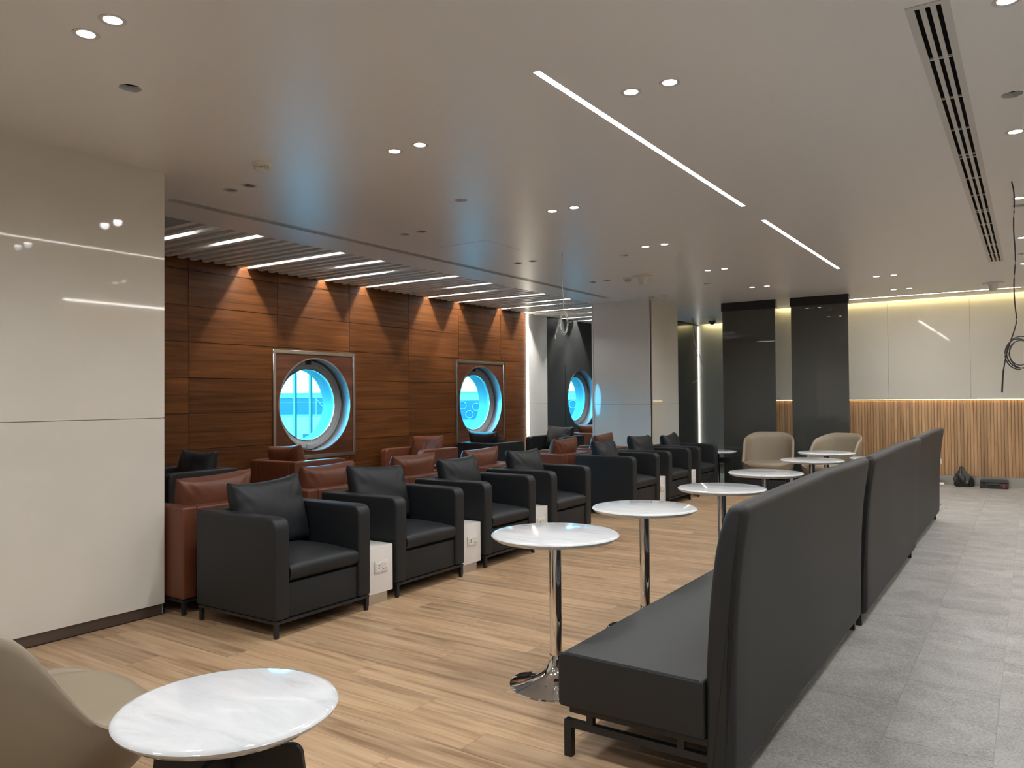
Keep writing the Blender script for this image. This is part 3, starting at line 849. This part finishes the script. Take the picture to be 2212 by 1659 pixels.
def cushion_mesh(mat):
    """seat cushion: rounded box with a crowned top"""
    t = bmesh.new()
    bmesh.ops.create_cube(t, size=1)
    bmesh.ops.subdivide_edges(t, edges=t.edges[:], cuts=9, use_grid_fill=True)
    x0, x1, y0_, y1_, z0, z1 = -0.285, 0.385, -0.288, 0.288, 0.330, 0.445
    for v in t.verts:
        a, b, c = v.co * 2
        rx = 0.035
        x = (x0 + x1) / 2 + a * (x1 - x0) / 2; y = (y0_ + y1_) / 2 + b * (y1_ - y0_) / 2; z = (z0 + z1) / 2 + c * (z1 - z0) / 2
        ea, eb = abs(a) ** 6, abs(b) ** 6
        if c > 0.0:
            z += c * 0.030 * (1 - a * a * 0.8) * (1 - b ** 4) - c * 0.016 * max(ea, eb)
        if a > 0: x += 0.014 * a * (1 - c * c) - 0.012 * ea * abs(c) ** 4
        if b: y -= math.copysign(0.008 * abs(b) ** 6 * abs(c) ** 4, b)
        v.co = (x, y, z)
    b = MB(); b.add(t)
    return b.mesh('seat_cushion', mat, True, 60)

def make_armchair(mat, name):
    t = thing(name, '', 'armchair')
    hw, hd = 0.405, 0.40
    f = MB()
    for a in ((-hd + .01, hd - .01, -hw + .01, -hw + .035), (-hd + .01, hd - .01, hw - .035, hw - .01), (-hd + .01, -hd + .035, -hw + .035, hw - .035), (hd - .035, hd - .01, -hw + .035, hw - .035)):
        f.box(*a, 0.086, 0.104)
    f.build('base_frame', 'black', t, smooth=False)
    for sx in (-1, 1):
        for sy in (-1, 1):
            cx, cy = sx * (hd - 0.026), sy * (hw - 0.026)
            lg = MB().prism([(cx - 0.012, cy - 0.012), (cx + 0.012, cy - 0.012), (cx + 0.012, cy + 0.012), (cx - 0.012, cy + 0.012)], 0.008, 0.086, 'xy')
            lg.lathe([(0, 0), (0.016, 0), (0.015, 0.008), (0, 0.008)], 12, Matrix.Translation((cx, cy, 0)))
            lg.build('leg', 'black', t, smooth=False)
    prof = rounded([(-hd, 0.108, 0), (hd - 0.004, 0.108, 0), (hd, 0.727, 0.075), (-hd, 0.727, 0.02)])
    for s_ in (-1, 1):
        y0_, y1_ = (-hw, -hw + 0.112) if s_ < 0 else (hw - 0.112, hw)
        MB().prism(prof, y0_, y1_, 'xz', 0.017, 3).build('armrest', mat, t, angle=50)
    MB().box(-hd, -hd + 0.125, -hw + 0.114, hw - 0.114, 0.108, 0.724, 0.018, 3).build('backrest', mat, t, angle=50)
    MB().box(-hd + 0.10, hd - 0.018, -hw + 0.114, hw - 0.114, 0.108, 0.318, 0.012, 2).build('seat_base', mat, t, angle=50)
    link('seat_cushion', cushion_mesh(mat), t)
    pc = link('back_cushion', pillow_mesh(3, mat), t, (-0.165, 0.0, 0.675))
    pc.rotation_euler = (0, R(-12), 0)
    return t

protos = {k: make_armchair(m_, n) for k, m_, n in (('black', 'leather_black', 'leather_armchair'), ('brown', 'leather_brown', 'leather_armchair'))}
pillows = {k: [pillow_mesh(s_, m_, seam=(s_ % 2 == 0)) for s_ in (4, 5, 6, 9)] for k, m_ in (('black', 'leather_black'), ('brown', 'leather_brown'))}
used = {}
cnt = [0]
def armchair(kind, x, y, rz, label, group, tilt=-12, dy=0.0, dz=0.0, pil_i=0):
    if kind not in used:
        c = protos[kind]; used[kind] = True
        c.location = (x, y, 0); c.rotation_euler = (0, 0, rz); c['label'] = label; c['group'] = group
    else:
        c = copy_tree(protos[kind], (x, y, 0), rz, label, group)
    for ch in c.children:
        if ch.name.startswith('back_cushion'):
            ch.data = pillows[kind][pil_i]
            ch.location = (-0.165, dy, 0.675 + dz)
            ch.rotation_euler = (R(random.Random(cnt[0]).uniform(-2.5, 2.5)), R(tilt), R(random.Random(cnt[0] + 50).uniform(-4, 4)))
    cnt[0] += 1
    return c
FRONT = [(-3.795, 3.06), (-3.845, 4.185), (-3.870, 5.315), (-3.885, 6.435), (-3.99, 8.505), (-3.985, 9.60), (-3.985, 10.70)]
ords = ['next to the cream column', 'second from the cream column', 'third from the cream column', 'fourth from the cream column, before the gap',
        'first of three after the gap', 'middle of three after the gap', 'last of three after the gap']
G1, G2, G3 = 'front row of black armchairs facing the tables', 'brown armchairs back to back with the black row', 'armchairs along the window wall'
for i, (fx, fy) in enumerate(FRONT):
    armchair('black', fx - 0.40, fy + 0.40, 0.0, 'black leather armchair facing the tables, ' + ords[i], G1, [-13, -15, -12, -14, -18, -13, -16][i], [0.0, 0.0, -0.02, 0.01, 0.0, -0.02, -0.03][i], [0, 0.01, 0.0, 0.0, 0.0, 0.01, -0.02][i], [0, 1, 1, 3, 2, 1, 0][i])
bords = ['by the cream column', 'second from the cream column', 'third from the cream column', 'fourth from the cream column', 'first after the gap', 'second after the gap']
for i, (fx, fy) in enumerate(FRONT[:6]):
    armchair('brown', fx - 0.80 - 0.15 - 0.40, fy + 0.40 - (0.06 if i >= 4 else 0.0), math.pi, 'brown leather armchair back to back with a black one, ' + bords[i], G2, [-12, -14, -13, -12, -14, -12][i], 0.02, [0.015, 0, 0.01, 0.0, 0.01, 0.02][i], [1, 3, 2, 1, 3, 1][i])
CX = -7.47
for kind, y0_, face, lab, pi_ in (('black', 4.40, -1, 'black leather armchair against the walnut wall beside the cream column', 0),
                                  ('brown', 5.97, 1, 'brown leather armchair under the first framed round window, its back to the column', 1),
                                  ('brown', 8.22, -1, 'brown leather armchair against the walnut wall between the two framed windows', 2),
                                  ('black', 10.02, 1, 'black leather armchair under the second framed round window', 3),
                                  ('black', 12.10, -1, 'black leather armchair against the white strip of the window wall', 1),
                                  ('brown', 13.75, 1, 'brown leather armchair under the round window in the charcoal wall', 2)):
    armchair(kind, CX, y0_ + 0.40, math.pi / 2 * face, lab, G3, -13, 0.0, 0.0, pi_)

# ---- white charging boxes between the chairs
def make_charger():
    t = thing('charging_box', '', 'charging box')
    b = MB().box(-0.42, 0.0, -0.131, 0.131, 0.072, 0.402, 0.004, 2).build('body', 'white', t)
    MB().box(-0.39, -0.012, -0.10, 0.085, 0, 0.072).build('plinth', 'steel', t, smooth=False)
    p = MB().box(0, 0.010, -0.060, 0.075, 0.215, 0.300, 0.006, 2).build('socket_plate', 'plastic', t)
    MB().box(0.010, 0.013, -0.045, 0.006, 0.228, 0.287, 0.001, 1).build('usb_module', 'plastic', p)
    MB().box(0.010, 0.013, 0.010, 0.060, 0.228, 0.287, 0.001, 1).build('mains_module', 'plastic', p)
    for z in (0.250, 0.266):
        MB().box(0.0128, 0.0136, -0.030, -0.012, z, z + 0.006).build('usb_port', 'black_plastic', p, smooth=False)
    for y_, z in ((0.035, 0.270), (0.024, 0.242), (0.046, 0.242)):
        MB().box(0.0128, 0.0136, y_ - 0.003, y_ + 0.003, z - 0.004, z + 0.004).build('pin_hole', 'black_plastic', p, smooth=False)
    return t
ch0 = make_charger()
first = True
for (i, j), lab in (((0, 1), 'white charging box between the first two black armchairs by the cream column'), ((1, 2), 'white charging box between the second and third black armchairs'),
                    ((2, 3), 'white charging box between the third and fourth black armchairs'), ((4, 5), 'white charging box between the first two of the three far armchairs'),
                    ((5, 6), 'white charging box between the last two of the three far armchairs')):
    yc = (FRONT[i][1] + 0.805 + FRONT[j][1]) / 2 + 0.0
    xf = (FRONT[i][0] + FRONT[j][0]) / 2 - 0.045
    if first:
        ch0.location = (xf, yc, 0); ch0['label'] = lab; ch0['group'] = 'white charging boxes between the armchairs'; first = False
    else:
        copy_tree(ch0, (xf, yc, 0), 0, lab, 'white charging boxes between the armchairs')

# ================================================================== BENCHES
def make_bench(Lb):
    t = thing('bench_sofa', '', 'bench')
    # back: profile in x-z, runs along y
    cx = -0.925
    outer = [(-0.925, 0.070), (-0.908, 0.078), (-0.897, 0.10), (-0.893, 0.20), (-0.892, 0.30), (-0.891, 0.40), (-0.888, 0.50), (-0.884, 0.60), (-0.877, 0.70), (-0.868, 0.80), (-0.857, 0.88), (-0.846, 0.95), (-0.836, 1.01), (-0.833, 1.035)]
    top = [(-0.836, 1.050), (-0.845, 1.061), (-0.858, 1.066), (-0.875, 1.066), (-0.892, 1.060), (-0.908, 1.046)]
    inner = [(-0.922, 1.02), (-0.945, 0.95), (-0.960, 0.88), (-0.972, 0.80), (-0.984, 0.70), (-0.992, 0.60), (-0.999, 0.50), (-1.003, 0.40), (-1.005, 0.25), (-1.005, 0.12), (-1.000, 0.085), (-0.985, 0.070)]
    prof = [Vector((a + 0.97, b)) for a, b in outer + top + inner]
    npf = len(prof)
    nrm = []
    for i in range(npf):
        d = prof[(i + 1) % npf] - prof[i - 1]
        nrm.append(Vector((-d.y, d.x)).normalized())
    rad = 0.032
    ends = [rad * (1 - math.cos(R(a))) for a in (0, 12, 25, 40, 55, 72, 90)]
    yl = ends + [rad + (Lb - 0.016 - 2 * rad) * k / 20 for k in range(1, 20)] + [Lb - 0.016 - e for e in ends[::-1]]
    tb = bmesh.new(); rings = []
    for yy in yl:
        dd = min(yy, Lb - 0.016 - yy)
        inset = rad - math.sqrt(max(0, rad * rad - max(0, rad - dd) ** 2)) if dd < rad else 0.0
        u = yy / (Lb - 0.016)
        crown = 0.012 * math.sin(math.pi * u)
        ring = []
        for q, nv in zip(prof, nrm):
            w = q + nv * (inset * 0.9)
            z = w.y + (crown * (q.y - 0.5) / 0.55 if q.y > 0.5 else 0)
            ring.append(tb.verts.new((w.x + 0.002 * math.sin(yy * 5.1 + q.y * 4), yy + 0.008, z)))
        rings.append(ring)
    n = len(prof)
    for A, B in zip(rings, rings[1:]):
        for i in range(n):
            tb.faces.new((A[i], A[(i + 1) % n], B[(i + 1) % n], B[i]))
    tb.faces.new(rings[0]); tb.faces.new(rings[-1])
    bmesh.ops.recalc_face_normals(tb, faces=tb.faces)
    MB().add(tb).build('backrest', 'bench', t, angle=89)
    # seat
    sp = rounded([(-1.612, 0.205, 0.02), (-1.612, 0.424, 0.045), (-1.0, 0.418, 0.0), (-1.0, 0.205, 0.0)])
    sp = [(a + 0.97, b) for a, b in sp]
    MB().prism(sp, 0.0, Lb, 'xz', 0.012, 3).build('seat', 'bench', t, angle=45)
    tb = MB().tube([(-1.600 + 0.97, 0.012, 0.415), (-1.57 + 0.97, 0.006, 0.421), (-1.02 + 0.97, 0.006, 0.417)], 0.004, 6)
    tb.build('piping', 'bench', t)
    for yy in (0.035, Lb - 0.035):
        fr = MB()
        fr.box(-1.595 + .97, -0.93 + .97, yy - 0.014, yy + 0.014, 0.118, 0.146)
        fr.box(-1.57 + .97, -0.93 + .97, yy - 0.014, yy + 0.014, 0.180, 0.206)
        for xx in (-1.48, -1.10):
            fr.box(xx + .97 - 0.014, xx + .97 + 0.014, yy - 0.013, yy + 0.013, 0.146, 0.180)
        fr.build('foot_frame', 'black', t, smooth=False)
        for xx in (-1.579, -0.946):
            MB().box(xx + .97 - 0.016, xx + .97 + 0.016, yy - 0.016, yy + 0.016, 0, 0.146).build('leg', 'black', t, smooth=False)
    for xx in (-1.30,):
        MB().box(xx + .97 - 0.02, xx + .97 + 0.02, 0.035, Lb - 0.035, 0.182, 0.205).build('rail', 'black', t, smooth=False)
    return t
b0 = make_bench(2.475)
b0.location = (-0.97, 2.70, 0); b0['label'] = 'long charcoal leather bench nearest the front marble side table'; b0['group'] = 'charcoal benches along the aisle'
copy_tree(b0, (-0.952, 5.235, 0), 0, 'long charcoal leather bench in the middle of the row of three', 'charcoal benches along the aisle')
copy_tree(b0, (-0.985, 7.73, 0), 0, 'long charcoal leather bench of the row of three, nearest the far wall', 'charcoal benches along the aisle')

# ================================================================== MARBLE TABLES
def top_prof(r, z, th=0.03):
    return [(0, z), (r - 0.02, z), (r - 0.006, z - 0.003), (r, z - 0.010), (r - 0.002, z - 0.016), (r - 0.010, z - 0.022), (r - 0.022, z - th), (0, z - th)]
def make_cafe():
    t = thing('cafe_table', '', 'table')
    MB().lathe(top_prof(0.325, 0.765), 72).build('table_top', 'marble', t, angle=50)
    MB().lathe([(0, 0.735), (0.11, 0.735), (0.11, 0.728), (0.031, 0.722), (0.031, 0.70), (0, 0.70)], 36).build('top_plate', 'black', t)
    MB().lathe([(0.031, 0.725), (0.031, 0.135)], 36).build('column', 'chrome', t)
    MB().lathe([(0.0335, 0.15), (0.036, 0.135), (0.040, 0.115), (0.050, 0.085), (0.072, 0.058), (0.11, 0.038), (0.17, 0.020), (0.225, 0.010), (0.236, 0.006), (0.238, 0.0), (0, 0.0)], 60).build('base', 'chrome', t)
    return t
c0 = make_cafe()
TABS = [(-2.02, 3.37, 'first along the benches'), (-2.02, 4.455, 'second along the benches'), (-1.95, 5.70, 'third along the benches'),
        (-2.00, 7.03, 'fourth along the benches'), (-1.965, 8.64, 'fifth along the benches'), (-2.07, 9.84, 'last before the tub chairs')]
for i, (x, y, lab) in enumerate(TABS):
    lb = 'round white marble cafe table on a chrome pedestal, ' + lab
    if i == 0:
        c0.location = (x, y, 0); c0['label'] = lb; c0['group'] = 'marble cafe tables in front of the benches'
    else:
        copy_tree(c0, (x, y, 0), i * 0.7, lb, 'marble cafe tables in front of the benches')

def make_side():
    t = thing('side_table', '', 'side table')
    MB().lathe(top_prof(0.31, 0.57, 0.032), 72).build('table_top', 'marble', t, angle=50)
    MB().lathe([(0, 0.544), (0.20, 0.544), (0.20, 0.536), (0.035, 0.536), (0.035, 0.44), (0, 0.44)], 36).build('hub', 'black', t)
    o = rounded([(-0.27, 0.0, 0), (-0.215, 0.46, 0.035), (0.215, 0.46, 0.035), (0.27, 0.0, 0), (0.232, 0.0, 0), (0.155, 0.375, 0.03), (-0.155, 0.375, 0.03), (-0.232, 0.0, 0)])
    for k in range(2):
        MB().prism(o, -0.009 , 0.009, 'xz', 0, 1, Matrix.Rotation(R(90 * k), 4, 'Z')).build('leg_plate', 'black', t, smooth=False)
    return t
s0 = make_side()
s0.location = (-1.945, 1.40, 0); s0.rotation_euler = (0, 0, R(30)); s0['label'] = 'round marble side table with black plate legs beside the nearest taupe tub chair'; s0['group'] = 'marble side tables with black legs'
copy_tree(s0, (-4.24, 12.20, 0), R(12), 'round marble side table with black legs between the last black armchair and a tub chair', 'marble side tables with black legs')
copy_tree(s0, (-1.86, 11.80, 0), R(20), 'round marble side table beside the tub chair at the reeded oak wall', 'marble side tables with black legs')

# ================================================================== TUB CHAIRS
def sm(a, b, x):
    x = max(0.0, min(1.0, (x - a) / (b - a))); return x * x * (3 - 2 * x)
def make_tub():
    """front is +x"""
    t = thing('tub_chair', '', 'tub chair')
    N = 96
    def plan(a, sx, sy, ex=2.9):
        c, s_ = math.cos(a), math.sin(a)
        d = (abs(c) ** ex + abs(s_) ** ex) ** (-1 / ex)
        return Vector((c * d * sx, s_ * d * sy, 0))
    def rim(phi):
        # phi: 0 at the back, pi at the front
        p = abs(phi)
        top = 0.872 - 0.10 * sm(R(18), R(80), p) ** 1.3
        low = 0.432 - 0.075 * sm(R(118), R(172), p)
        return low + (top - low) * (1 - sm(R(70), R(112), p))
    tb = bmesh.new(); rings = []
    for k in range(N):
        phi = -math.pi + 2 * math.pi * k / N
        a = math.pi + phi
        h = rim(phi)
        hi = (h - 0.405) / 0.455; zl = min(h, 0.40) - 0.012
        col = []
        lean = Vector((-0.055 * hi, 0, 0)) if math.cos(a) < 0.2 else Vector((-0.03 * hi, 0, 0))
        def P(s_, z, off=(0, 0, 0)):
            v = plan(a, 0.36 * s_, 0.385 * s_); v.z = z
            f = max(0.0, (z - 0.38) / 0.48)
            v += Vector((-0.06 * f, 0, 0))
            return v
        col.append(P(0.55, 0.185)); col.append(P(0.72, 0.20)); col.append(P(0.86, 0.255)); col.append(P(0.93, 0.30)); col.append(P(0.972, zl - 0.03))
        for q in (0.33, 0.66, 0.9):
            col.append(P(0.978 + 0.022 * q, zl + (h - zl) * q))
        col.append(P(0.985, h - 0.004)); col.append(P(0.955, h + 0.004)); col.append(P(0.915, h - 0.002))
        for q in (0.85, 0.5, 0.15):
            col.append(P(0.885 - 0.02 * (1 - q), zl - 0.02 + (h - zl) * q))
        col.append(P(0.84, zl - 0.03)); col.append(P(0.4, 0.325))
        rings.append([tb.verts.new(v) for v in col])
    n = len(rings[0])
    for k in range(N):
        A, B = rings[k], rings[(k + 1) % N]
        for i in range(n - 1):
            tb.faces.new((A[i], B[i], B[i + 1], A[i + 1]))
    tb.faces.new([r_[0] for r_ in rings]); tb.faces.new([r_[-1] for r_ in rings][::-1])
    bmesh.ops.recalc_face_normals(tb, faces=tb.faces)
    MB().add(tb).build('shell', 'taupe', t, angle=70)
    # seat cushion
    tb = bmesh.new(); rings = []
    for s_, z in ((0.0, 0.440), (0.45, 0.440), (0.7, 0.436), (0.80, 0.428), (0.86, 0.405), (0.87, 0.375), (0.84, 0.345), (0.78, 0.33), (0.0, 0.33)):
        if s_ == 0: rings.append([tb.verts.new((0.02, 0, z))]); continue
        rings.append([tb.verts.new(plan(2 * math.pi * k / 72, 0.36 * s_ * 1.05, 0.385 * s_ * 1.02, 2.6) + Vector((0.025, 0, z))) for k in range(72)])
    for A, B in zip(rings, rings[1:]):
        for k in range(72):
            k2 = (k + 1) % 72
            if len(A) == 1: tb.faces.new((A[0], B[k], B[k2]))
            elif len(B) == 1: tb.faces.new((A[k], B[0], A[k2]))
            else: tb.faces.new((A[k], B[k], B[k2], A[k2]))
    bmesh.ops.recalc_face_normals(tb, faces=tb.faces)
    MB().add(tb).build('seat_cushion', 'taupe', t, angle=70)
    # twin stitching on the outer back
    for sgn in (-1, 1):
        for dd in (-0.012, 0.012):
            a = math.pi + sgn * R(52) + dd
            pts = []
            for q in range(9):
                z = 0.36 + 0.33 * q / 8
                v = plan(a, 0.36 * 0.998, 0.385 * 0.998); f = max(0.0, (z - 0.38) / 0.48)
                v += Vector((-0.06 * f, 0, 0)); v.z = z; pts.append(v)
            MB().tube(pts, 0.0022, 5).build('stitching', 'thread', t)
    MB().prism(rounded([(-0.27, -0.30, 0.05), (0.25, -0.30, 0.05), (0.25, 0.30, 0.05), (-0.27, 0.30, 0.05)]), 0, 0.165, 'xy', 0.006, 2).build('plinth', 'black', t, angle=40)
    MB().lathe([(0, 0.165), (0.16, 0.165), (0.16, 0.19), (0, 0.19)], 32).build('swivel', 'black', t)
    return t
tub = make_tub()
tub.location = (-2.78, 1.24, 0); tub.rotation_euler = (0, 0, R(80)); tub['label'] = 'taupe leather tub chair beside the front marble side table'; tub['group'] = 'taupe tub chairs'
copy_tree(tub, (-3.42, 12.16, 0), R(-80), 'taupe leather tub chair in front of the dark partition next to the deep bay', 'taupe tub chairs')
copy_tree(tub, (-2.51, 12.20, 0), R(-112), 'taupe leather tub chair in front of the dark partition beside the reeded oak wall', 'taupe tub chairs')

# ================================================================== THINGS ON THE FLOOR BY THE FAR WALL
t = thing('wall_socket', 'white wall socket on the reeded oak dado', 'socket', (-1.265, FARY - 0.028, 0.366))
MB().box(-0.043, 0.043, -0.012, 0, -0.045, 0.045, 0.004).build('plate', 'plastic', t)
MB().box(-0.012, 0.0, -0.014, -0.011, -0.008, 0.004).build('hole', 'black_plastic', t, smooth=False)
# bin bag
tb = bmesh.new(); N, K = 36, 18; rings = []
for j in range(K + 1):
    v = j / K
    z = 0.30 * v
    r = 0.135 * (1 - v) ** 0.62 * (1 + 0.25 * math.sin(v * 3.0)) if v < 0.62 else 0.075 * (1 - (v - 0.62) / 0.38 * 0.72)
    if v < 0.06: r *= 0.9 + v
    ring = []
    for k in range(N):
        a = 2 * math.pi * k / N
        w = 1 + 0.07 * math.sin(5 * a + 7 * v) + 0.06 * math.sin(9 * a - 11 * v) + 0.10 * math.sin(3 * a + 2)
        ring.append(tb.verts.new((r * w * math.cos(a) - 0.03 * v + 0.02, 0.72 * r * w * math.sin(a), z + 0.012 * math.sin(4 * a + 3) * v)))
    rings.append(ring)
for A, B in zip(rings, rings[1:]):
    for k in range(N): tb.faces.new((A[k], A[(k + 1) % N], B[(k + 1) % N], B[k]))
tb.faces.new(rings[0][::-1]); tb.faces.new(rings[-1])
tag(MB().add(tb).build('bin_bag', 'bag', None, (-0.935, 14.05, 0), angle=25), 'tied black plastic bag on the tiles by the far wall', 'bag')
t = thing('tool_case', 'dark grey tool case lying on the tiles beside the black bag', 'case', (-0.505, 14.02, 0), R(-1))
MB().box(-0.185, 0.185, -0.12, 0.12, 0, 0.085, 0.012, 2).build('lower_shell', 'box_grey', t)
MB().box(-0.185, 0.185, -0.12, 0.12, 0.088, 0.115, 0.012, 2).build('lid', 'box_grey', t)
hm = MB().tube([(-0.075, -0.12, 0.06), (-0.07, -0.145, 0.065), (0.07, -0.145, 0.065), (0.075, -0.12, 0.06)], 0.011, 8); hm.build('handle', 'black_plastic', t)
for x in (-0.13,):
    MB().box(x - 0.018, x + 0.018, -0.128, -0.118, 0.06, 0.105, 0.003).build('latch', 'black_plastic', t)
MB().box(0.112, 0.150, -0.132, -0.118, 0.018, 0.062, 0.006).build('latch', 'red', t)
t = thing('drill_case', 'small grey power tool box on the tiles behind the last bench', 'case', (-1.33, 14.02, 0))
MB().box(-0.09, 0.055, -0.09, 0.09, 0, 0.06, 0.01).build('lower_box', 'box_grey', t)
MB().box(-0.09, 0.045, -0.08, 0.08, 0.062, 0.125, 0.012).build('upper_box', 'steel', t)
MB().box(-0.09, 0.03, -0.075, 0.075, 0.126, 0.14, 0.004).build('lid', 'plastic', t)
t = thing('tape_roll', 'white paper roll leaning on the grey power tool box', 'roll', (-1.235, 13.93, 0.028), R(30))
MB().lathe([(0.012, -0.055), (0.028, -0.055), (0.028, 0.055), (0.012, 0.055)], 24, Matrix.Rotation(R(90), 4, 'Y'), True).build('roll', 'white', t)

# ================================================================== OUTSIDE
ground = struct(MB().box(-420, WX - 2.0, -250, 500, -5.7, -5.6).build('ground', 'apron', smooth=False), 'airport apron outside the windows')
for yy, lab in ((7.778, 'slim white facade post outside the first round window, left one'), (8.079, 'slim white facade post outside the first round window, right one')):
    t = thing('facade_post', 'slim pale facade post outside the first round window', 'post', (-9.2, yy, -5.6), 0, 'facade posts outside the window')
    MB().box(-0.02, 0.02, -0.018, 0.018, 0, 11.5).build('post', 'post', t, smooth=False)
    MB().box(-0.035, 0.035, -0.03, 0.03, 0, 0.02).build('foot_plate', 'post', t, smooth=False)
# boarding bridge about 120 m away
ux = Vector((0.83, 0.56, 0))
jb = thing('boarding_bridge', 'airport boarding bridge on wheels seen through the first round window', 'boarding bridge', (-90.0, 80.2, -4.4), math.atan2(0.56, 0.83))
def J(nm, mat, *a): return MB().box(*a).build(nm, mat, jb, smooth=False)
J('tunnel', 'bridge', -9, 4.2, -1.4, 1.4, 3.6, 6.1)
J('roof_edge', 'bridge_light', -9, 7.6, -1.5, 1.5, 6.1, 6.35)
J('floor_edge', 'bridge_light', -9, 7.6, -1.5, 1.5, 3.3, 3.6)
J('cab', 'bridge', 4.2, 7.6, -1.3, 1.3, 3.6, 6.1)
J('roof_unit', 'bridge_light', 0.8, 4.6, -1.0, 1.0, 6.35, 8.0)
for xx in (0.3, 2.2, 4.2, 5.6, 7.4): J('post', 'bridge_light', xx - .06, xx + .06, -1.5, -1.42, 3.6, 6.1)
for xa, xb in ((0.3, 2.2), (2.2, 4.2), (4.2, 5.6)):
    MB().tube([(xa, -1.5, 6.0), (xb, -1.5, 3.7)], 0.06, 6).build('brace', 'bridge_light', jb)
J('leg', 'bridge', -6.5, -6.0, -0.6, 0.6, -1.2, 3.3); J('leg', 'bridge', 3.0, 3.5, -0.6, 0.6, -1.2, 3.3)
J('bogie', 'bridge', -1.8, 2.4, -1.2, 1.2, -0.9, 0.7)
t = thing('terminal_building', 'pale low terminal building on the horizon outside', 'building', (-255.0, 235.0, -5.6), math.atan2(0.56, 0.83))
MB().box(-90, 130, -6, 6, 0, 9.4).build('wall', 'far_build', t, smooth=False)
MB().box(-90, 130, -6.5, 6.5, 9.4, 9.9).build('roof', 'bridge_light', t, smooth=False)
t = thing('apron_fence', 'long dark barrier with ring shapes seen through the second round window', 'barrier', (-88.0, 136.0, -5.6), math.atan2(0.56, 0.83))
MB().box(-22, 22, -0.2, 0.2, 2.6, 6.6).build('wall', 'bridge', t, smooth=False)
MB().box(-22, 22, -0.15, 0.15, 0, 2.6).build('plinth', 'apron', t, smooth=False)
rr = random.Random(3)
ring_me = MB().lathe([(0.72, -0.12), (0.85, -0.12), (0.85, 0.12), (0.72, 0.12)], 20, Matrix.Rotation(R(90), 4, 'X'), True).mesh('ring', 'bridge_light')
for k in range(26):
    o = link('ring', ring_me, t, (-18 + k * 1.45, -0.25, 3.6 + (k % 2) * 1.9 + rr.uniform(-.3, .3)))
